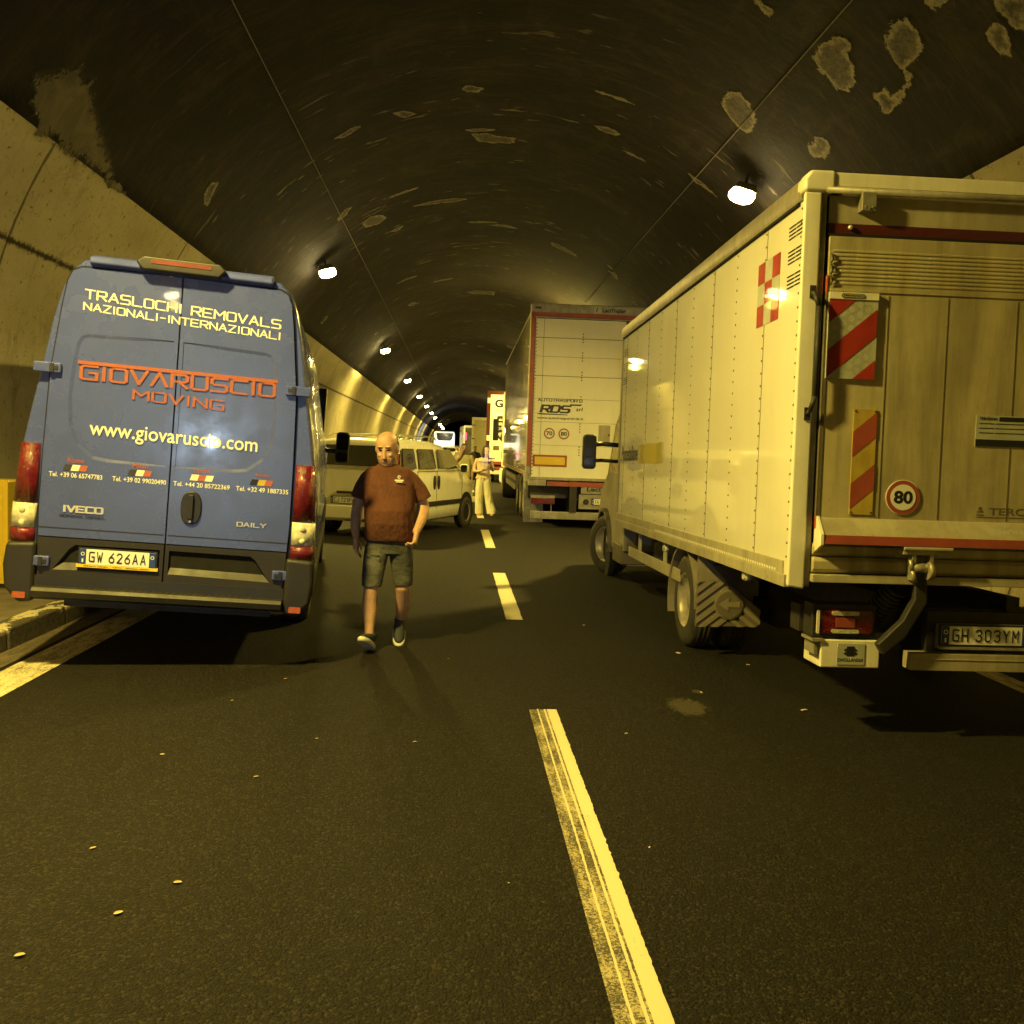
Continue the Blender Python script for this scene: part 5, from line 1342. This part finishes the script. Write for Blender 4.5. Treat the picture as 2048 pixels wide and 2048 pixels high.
# head: skull, jaw, nose, ears, brow
hx, hy, hz = -.018, .0, 1.582
b.loft([ell(1.440, hx, -.045, .030, .028), ell(1.448, hx, -.035, .046, .045), ell(1.47, hx, -.02, .066, .070), ell(1.505, hx, -.008, .075, .084), ell(1.545, hx, .004, .078, .092), ell(1.585, hx, .01, .080, .098), ell(1.620, hx, .012, .081, .098), ell(1.652, hx, .014, .073, .088), ell(1.678, hx, .016, .052, .064), ell(1.692, hx, .016, .024, .034)])
b.loft([ell(1.508, hx, -.098, .017, .016, 12), ell(1.520, hx, -.100, .016, .018, 12), ell(1.555, hx, -.094, .010, .012, 12), ell(1.585, hx, -.085, .008, .01, 12)])
for s in (-1, 1):
    b.ball((hx + s * .084, .012, 1.560), (.011, .02, .034)); b.ball((hx + s * .030, -.082, 1.600), (.026, .014, .008)); b.ball((hx + s * .038, -.070, 1.535), (.022, .02, .018))
b.ball((hx, -.088, 1.487), (.024, .012, .006)); b.ball((hx, -.080, 1.476), (.022, .014, .007)); b.ball((hx, -.062, 1.452), (.024, .022, .014))
HP, HR = Vector((hx, .03, 1.47)), Matrix.Rotation(R(15), 3, 'X') @ Matrix.Rotation(R(-9), 3, 'Z') @ Matrix.Rotation(R(-4), 3, 'Y')
b.v = [tuple(HP + HR @ (Vector(q) - HP)) for q in b.v]
HI = HR.inverted()
limb(b, [(hx, .02, 1.50, .062), (-.01, .03, 1.42, .068), (-.005, .03, 1.36, .075)])
# trunk
b.loft([ell(.80, 0, 0, .12, .09), ell(.95, .005, -.01, .16, .11), ell(1.05, .005, -.03, .19, .145), ell(1.2, 0, -.01, .18, .12), ell(1.33, -.005, .01, .19, .10), ell(1.40, -.005, .02, .12, .07)])
# right arm (image left) hanging, left arm (image right) bent in front of the hip
RA = [(-.16, .03, 1.325, .044), (-.225, .05, 1.21, .052), (-.25, .06, 1.10, .047), (-.258, .03, 1.02, .047), (-.262, .0, .95, .040), (-.255, -.02, .875, .030)]
LA = [(.15, .03, 1.325, .044), (.230, .055, 1.22, .050), (.262, .07, 1.11, .049), (.262, .03, 1.05, .049), (.245, -.03, .99, .042), (.220, -.09, .925, .032)]
limb(b, RA); limb(b, LA)
hand(b, (-.252, -.03, .86), (.05, -.15, -1), (1, -.1, 0), -1, curl=.45)
hand(b, (.224, -.10, .915), (-.15, -.35, -.85), (-.9, .1, .2), 1, curl=1.15)
# legs: front leg (image left) heel down, rear leg behind
LL = [(-.092, 0, .80, .090), (-.104, -.08, .64, .078), (-.112, -.145, .47, .057), (-.124, -.15, .38, .058), (-.120, -.155, .30, .058), (-.118, -.185, .18, .040), (-.115, -.205, .10, .034), (-.116, -.205, .07, .034)]
RL = [(.095, .02, .80, .090), (.116, .01, .64, .077), (.122, -.01, .47, .057), (.124, .05, .38, .059), (.120, .10, .30, .055), (.102, .16, .20, .039), (.090, .195, .15, .033), (.088, .20, .12, .035)]
limb(b, LL); limb(b, RL)
def skin_assign(c):
    if c.z > 1.44: c = HP + HI @ (c - HP)
    x, y, z = c.x - hx, c.y, c.z
    if y < -.055:
        if 1.566 < z < 1.580 and .016 < abs(x) < .044: return 3
        if 1.594 < z < 1.603 and .012 < abs(x) < .050: return 4
        if 1.477 < z < 1.486 and abs(x) < .024: return 2
        if 1.44 < z < 1.505 and abs(x) < .06: return 1
    if 1.44 < z < 1.50 and y < .02 and z > 1.44: return 1
    return 0
remesh('body', b, ['skin', 'skindark', 'lip', 'eye', 'hair'], man, .0052, 3, skin_assign)
b = MB()
b.loft([ell(1.53, hx, .047, .083, .066), ell(1.57, hx, .046, .088, .074), ell(1.60, hx, .044, .087, .075), ell(1.625, hx, .045, .078, .070), ell(1.64, hx, .05, .07, .055)])
b.v = [tuple(HP + HR @ (Vector(q) - HP)) for q in b.v]
remesh('hair', b, ['greyhair'], man, .006, 2)
# shirt
b = MB()
b.loft([ell(.835, .012, -.005, .198, .145), ell(.86, .012, -.01, .203, .155), ell(.98, .008, -.03, .197, .178), ell(1.08, .003, -.035, .197, .175), ell(1.18, -.002, -.015, .205, .150), ell(1.28, -.008, .0, .200, .132), ell(1.34, -.010, .012, .185, .115), ell(1.385, -.012, .02, .150, .098), ell(1.415, -.014, .024, .110, .085), ell(1.438, -.014, .026, .078, .072)])
def sleeve(mb, pts):
    for a, c_ in zip(pts[:-1], pts[1:]): mb.cyl(a[:3], c_[:3], a[3], c_[3], n=18)
    for a in pts[:-1]: mb.ball(a[:3], (a[3],) * 3, 16, 12)
sleeve(b, [(-.135, .025, 1.355, .062), (-.182, .035, 1.312, .061), (-.222, .045, 1.245, .060), (-.246, .052, 1.165, .066)])
sleeve(b, [(.115, .02, 1.355, .062), (.172, .03, 1.312, .061), (.225, .04, 1.245, .063), (.262, .052, 1.165, .070)])
rnd = random.Random(3)
sh = remesh('t_shirt', b, ['maroon'], man, .007, 5)
b = MB(); fr = (Vector((1, .12, 0)).normalized(), Vector((0, -.0, 1)), Vector((0, -1, 0)))
b.add([(.079 + .013 * math.cos(2 * math.pi * i / 16), -.136 + .0, 1.342 + .013 * math.sin(2 * math.pi * i / 16)) for i in range(16)] + [(.079 + .006 * math.cos(2 * math.pi * i / 16), -.136, 1.342 + .006 * math.sin(2 * math.pi * i / 16)) for i in range(16)], [(i, (i + 1) % 16, (i + 1) % 16 + 16, i + 16) for i in range(14)])
b.box(.045, .113, -.1365, -.1355, 1.310, 1.322); b.box(.055, .105, -.1365, -.1355, 1.300, 1.307)
b.build('chest_logo', 'cream', sh, recalc=False)
# shorts
b = MB()
b.loft([ell(.74, .01, .0, .175, .12), ell(.80, .01, 0, .185, .128), ell(.90, .01, -.005, .185, .132)])
b.loft([ell(.492, -.110, -.135, .078, .083), ell(.56, -.107, -.115, .084, .090), ell(.66, -.098, -.07, .092, .104), ell(.80, -.083, -.005, .098, .118)])
b.loft([ell(.487, .122, .0, .077, .082), ell(.56, .118, .008, .082, .09), ell(.66, .108, .012, .090, .102), ell(.80, .095, .005, .096, .118)])
for k_ in range(16):
    s = rnd.choice((-1, 1)); z = rnd.uniform(.52, .76); cx = -.1 if s < 0 else .12; cy = -.18 if s < 0 else -.075
    b.cyl((cx - .06, cy + .03, z), (cx + .05, cy + .02, z + rnd.uniform(-.05, .05)), .006, .006, n=8)
remesh('shorts', b, ['denim'], man, .0065, 3)
# shoes
def shoe(loc, pitch, yaw):
    b = MB()
    b.loft([ell(.014, 0, -.055, .046, .135), ell(.05, 0, -.045, .045, .13), ell(.075, 0, -.01, .042, .095), ell(.105, 0, .035, .038, .052), ell(.125, 0, .045, .036, .044)])
    o = remesh('shoe', b, ['shoe'], man, .006, 3)
    o.matrix_local = Matrix.Translation(loc) @ Matrix.Rotation(yaw, 4, 'Z') @ Matrix.Rotation(pitch, 4, 'X')
    b = MB(); b.loft([ell(-.006, 0, -.055, .046, .136), ell(.006, 0, -.055, .052, .146), ell(.026, 0, -.055, .052, .145), ell(.032, 0, -.05, .047, .138)])
    b.build('sole', 'sole', o)
shoe((-.116, -.245, .035), R(-27), R(-14)); shoe((.090, .17, .065), R(24), R(4))

# woman looking at her phone
wo = thing('person', 'woman in cream trousers and ruffled top standing by the trailer looking at a phone', 'person', (.66, 22.5, 0))
b = MB()
limb(b, [(.02, 0, 1.36, .05), (.03, -.02, 1.45, .048)])
b.loft([ell(1.425, .05, -.075, .03, .03), ell(1.45, .045, -.06, .05, .06), ell(1.50, .04, -.04, .062, .08), ell(1.56, .035, -.02, .066, .088), ell(1.61, .03, -.01, .06, .08), ell(1.64, .03, -.01, .03, .04)])
b.ball((.055, -.125, 1.50), (.012, .016, .016)); 
b.loft([ell(.85, 0, 0, .13, .1), ell(1.0, -.02, 0, .13, .1), ell(1.2, -.02, 0, .14, .1), ell(1.33, -.02, 0, .14, .08)])
limb(b, [(-.19, 0, 1.31, .048), (-.24, .02, 1.16, .044), (-.25, .0, 1.05, .036), (-.15, -.16, 1.05, .030), (-.08, -.2, 1.07, .026)])
limb(b, [(.13, 0, 1.31, .046), (.19, .0, 1.16, .042), (.19, -.02, 1.08, .036), (.16, -.16, 1.16, .030), (.13, -.24, 1.23, .026)])
hand(b, (-.08, -.2, 1.07), (.9, -.3, .1), (0, .3, 1), 1, L=.16, curl=.7); hand(b, (.13, -.24, 1.23), (-.1, -.3, .8), (-.2, 1, .2), 1, L=.16, curl=1.0)
limb(b, [(-.10, 0, .85, .07), (-.12, 0, .1, .04)]); limb(b, [(.06, 0, .85, .07), (.17, -.0, .1, .04)])
def wf(c): return 1 if (c.y < -.07 and ((1.51 < c.z < 1.525 and abs(abs(c.x - .045) - .028) < .012))) else (2 if (c.y < -.08 and 1.455 < c.z < 1.465 and abs(c.x - .048) < .018) else 0)
remesh('body', b, ['skin2', 'eye', 'lip'], wo, .007, 3, wf)
b = MB()
b.loft([ell(1.36, -.02, .02, .05, .05), ell(1.42, -.01, .03, .085, .075), ell(1.50, .01, .04, .088, .085), ell(1.57, .022, .02, .084, .09), ell(1.63, .028, .005, .075, .085), ell(1.66, .03, .0, .04, .05)])
b.loft([ell(1.36, -.055, -.03, .02, .03, 12), ell(1.45, -.045, -.045, .028, .035, 12), ell(1.58, -.02, -.04, .03, .05, 12)])
remesh('hair', b, ['hair'], wo, .008, 3)
b = MB()
b.loft([ell(.86, -.02, 0, .17, .13), ell(.93, -.02, 0, .165, .13), ell(1.05, -.03, 0, .15, .12), ell(1.2, -.03, 0, .16, .125), ell(1.32, -.03, 0, .16, .105), ell(1.37, -.02, 0, .11, .08)])
for i in range(16):
    a = 2 * math.pi * i / 16; b.ball((-.03 + .16 * math.cos(a), .115 * math.sin(a), 1.29), (.03, .03, .035), 8, 6); b.ball((-.02 + .165 * math.cos(a), .125 * math.sin(a), .89), (.028, .028, .04), 8, 6)
remesh('top', b, ['peach'], wo, .010, 3)
b = MB()
b.loft([ell(.03, -.10, 0, .10, .11), ell(.3, -.115, 0, .090, .10), ell(.6, -.11, 0, .098, .11), ell(.9, -.07, 0, .11, .13)])
b.loft([ell(.035, .20, -.03, .115, .12), ell(.12, .19, -.02, .12, .12), ell(.32, .13, -.01, .095, .10), ell(.6, .085, 0, .098, .11), ell(.9, .04, 0, .11, .13)])
b.loft([ell(.84, -.02, 0, .17, .13), ell(.95, -.02, 0, .155, .12)])
remesh('trousers', b, ['creamcloth'], wo, .010, 3)
for x in (-.10, .20):
    b = MB(); b.loft([ell(.0, x, -.09, .045, .10), ell(.03, x, -.09, .045, .10), ell(.07, x, -.05, .035, .06)]); b.build('shoe', 'skin', wo)
ph = thing('mobile_phone', 'lit mobile phone held up by the woman in cream trousers', 'phone', (.76, 22.24, 1.31))
b = MB(); b.box(-.037, .037, -.004, .004, -.075, .075); o = b.build('case', 'ink', ph); o.rotation_euler = (R(-30), 0, 0)
b = MB(); b.box(-.034, .034, .0045, .006, -.07, .07); o2 = b.build('screen', 'phoneglow', ph); o2.rotation_euler = (R(-30), 0, 0)
l = bpy.data.lights.new('screen_light', 'AREA'); l.size = .12; l.energy = .6; l.color = (.42, .45, 1.0)
o = bpy.data.objects.new('screen_light', l); COL.objects.link(o); o.parent = ph; o.location = (-.0, -.02, .03); o.rotation_euler = (R(180 - 20), R(20), 0)
o.rotation_euler = (Vector((.70, 22.40, 1.53)) - Vector((.76, 22.22, 1.34))).to_track_quat('-Z', 'Y').to_euler()

def simple_person(label, loc, top, bottom, hairm='hair', skin='skin', h=1.0, yaw=0, pose=0):
    p = thing('person', label, 'person', loc, yaw=yaw)
    b = MB()
    b.loft([ell(1.46, 0, -.04, .035, .04), ell(1.50, 0, -.02, .06, .075), ell(1.57, 0, 0, .072, .092), ell(1.64, 0, .01, .07, .088), ell(1.69, 0, .01, .035, .045)])
    b.ball((0, -.1, 1.56), (.013, .018, .02))
    for s in (-1, 1): b.ball((s * .074, .01, 1.57), (.01, .018, .03))
    limb(b, [(0, .01, 1.5, .052), (0, .01, 1.38, .06)])
    b.loft([ell(.82, 0, 0, .14, .1), ell(1.1, 0, 0, .15, .1), ell(1.36, 0, 0, .16, .09)])
    limb(b, [(-.19, .0, 1.36, .055), (-.24, .02, 1.12, .045), (-.22, -.08, .92, .034)] if not pose else [(-.19, 0, 1.36, .055), (-.25, -.03, 1.14, .045), (-.12, -.14, 1.34, .036), (-.06, -.13, 1.45, .03)])
    limb(b, [(.19, .0, 1.36, .055), (.24, .02, 1.12, .045), (.22, -.06, .90, .034)])
    hand(b, (.22, -.07, .88), (0, -.1, -1), (-1, 0, 0), 1, curl=.5)
    if pose: hand(b, (-.06, -.13, 1.45), (.2, 0, 1), (0, 1, 0), 1, curl=.6)
    else: hand(b, (-.22, -.09, .9), (0, -.1, -1), (1, 0, 0), -1, curl=.5)
    for s in (-1, 1): limb(b, [(s * .09, 0, .85, .08), (s * .10, -.01, .45, .055), (s * .10, .02, .08, .036)])
    remesh('body', b, [skin, 'eye'], p, .010, 2, lambda c: 1 if (c.y < -.07 and 1.575 < c.z < 1.592 and .015 < abs(c.x) < .042) else 0)
    b = MB(); b.loft([ell(1.60, 0, .03, .077, .078), ell(1.65, 0, .02, .076, .088), ell(1.70, 0, .015, .04, .05)]); remesh('hair', b, [hairm], p, .010, 2)
    b = MB(); b.loft([ell(.84, 0, 0, .19, .13), ell(1.1, 0, 0, .19, .13), ell(1.3, 0, 0, .20, .12), ell(1.38, 0, 0, .16, .1), ell(1.42, 0, 0, .08, .07)])
    limb(b, [(-.18, 0, 1.35, .065), (-.225, .01, 1.2, .07)]); limb(b, [(.18, 0, 1.35, .065), (.225, .01, 1.2, .07)])
    remesh('t_shirt', b, [top], p, .012, 3)
    b = MB(); b.loft([ell(.76, 0, 0, .17, .12), ell(.9, 0, 0, .175, .12)])
    for s in (-1, 1): b.loft([ell(.40 if pose else .08, s * .10, 0, .085, .095), ell(.8, s * .085, 0, .095, .115)])
    remesh('shorts' if pose else 'trousers', b, [bottom], p, .012, 3)
    for s in (-1, 1):
        b = MB(); b.loft([ell(.0, s * .1, -.05, .05, .13), ell(.05, s * .1, -.05, .045, .12), ell(.09, s * .1, .01, .04, .05)]); b.build('shoe', 'shoe', p)
    return p
simple_person('man in olive T-shirt with a hand at his mouth, behind the white car', (.17, 23.9, 0), 'pale_olive', 'rust', pose=1, skin='skindark')
simple_person('small far figure in dark clothes in front of the greenish box truck', (.85, 45.5, 0), 'navy', 'navy')
simple_person('small far figure in a white shirt, left of the man in olive', (-.03, 50, 0), 'whitecloth', 'navy', yaw=R(60))

# ================================================================== LEAVES AND LITTER
lf = MB(); pts = [(0, -.020), (.009, -.013), (.013, 0), (.009, .012), (.002, .020), (-.008, .013), (-.012, 0), (-.009, -.012)]
lf.add([(x, y, .003 + .25 * abs(x)) for x, y in pts] + [(0, 0, .0015)], [(i, (i + 1) % 8, 8) for i in range(8)])
me = lf.mesh('leaf', 'leaf', recalc=False)
bits = [(-1.276, 2.843, 1.3), (-1.076, 3.106, 1.2), (-.948, 3.33, 1.0), (-.9, 4.418, .85), (-.704, 5.014, .8), (-1.425, 4.718, .9), (-1.348, 3.612, .9), (-.18, 4.985, .75), (.234, 3.343, .4), (-1.32, 5.737, .8), (-.02, 7.0, .6), (-1.1, 6.3, .7)]
leaf_lab = ['largest pale leaf, lying lowest towards the bottom left corner', 'pale leaf second lowest at the bottom left of the road', 'pale oval leaf third from the bottom left corner', 'small pale leaf on the road midway below the blue van', 'small pale leaf nearest the man, below and left of his front shoe', 'small pale leaf at the left, level with the start of the near lane dash', 'thin faded leaf at the far left of the near road', 'small pale leaf left of the near end of the striped lane dash', 'tiny pale speck of leaf left of the striped lane dash, low down', 'small pale leaf just outside the shadow of the blue van', 'tiny leaf on the asphalt right of the walking man', 'tiny leaf at the edge of the shadow under the blue van']
for i, (x, y, s) in enumerate(bits):
    o = bpy.data.objects.new('fallen_leaf', me); COL.objects.link(o); o.location = (x, y, .004); o.rotation_euler = (0, 0, -1.1 + .35 * math.sin(i * 2.3)); o.scale = (s * (.62 + .1 * (i % 3)), s * (.62 + .08 * (i % 4)), s * .6)
    tag(o, leaf_lab[i], 'leaf', 'pale leaves scattered on the asphalt')
lt = MB(); lt.box(-.010, .010, -.022, .022, 0, .006); me = lt.mesh('paper_scrap', 'litter')
for i, (x, y, s) in enumerate([(1.813, 7.378, .9), (2.232, 5.751, .9), (1.678, 6.152, .5), (2.264, 7.011, .6), (.819, 3.667, .3), (1.2, 8.5, .5), (1.0, 5.2, .4)]):
    o = bpy.data.objects.new('paper_scrap', me); COL.objects.link(o); o.location = (x, y, .003); o.rotation_euler = (0, 0, .7 + i * 1.3); o.scale = (s, s, s)
    tag(o, ['white scrap in front of the box truck rear wheel', 'white scrap below the box truck mud flap, nearest its corner post', 'white scrap on the pale road stain', 'white scrap between the mud flap and the white box of the box truck', 'tiny scrap right of the striped lane dash', 'tiny scrap between the lane dashes and the box truck', 'tiny scrap right of the far end of the striped dash'][i], 'litter', 'white scraps on the asphalt')
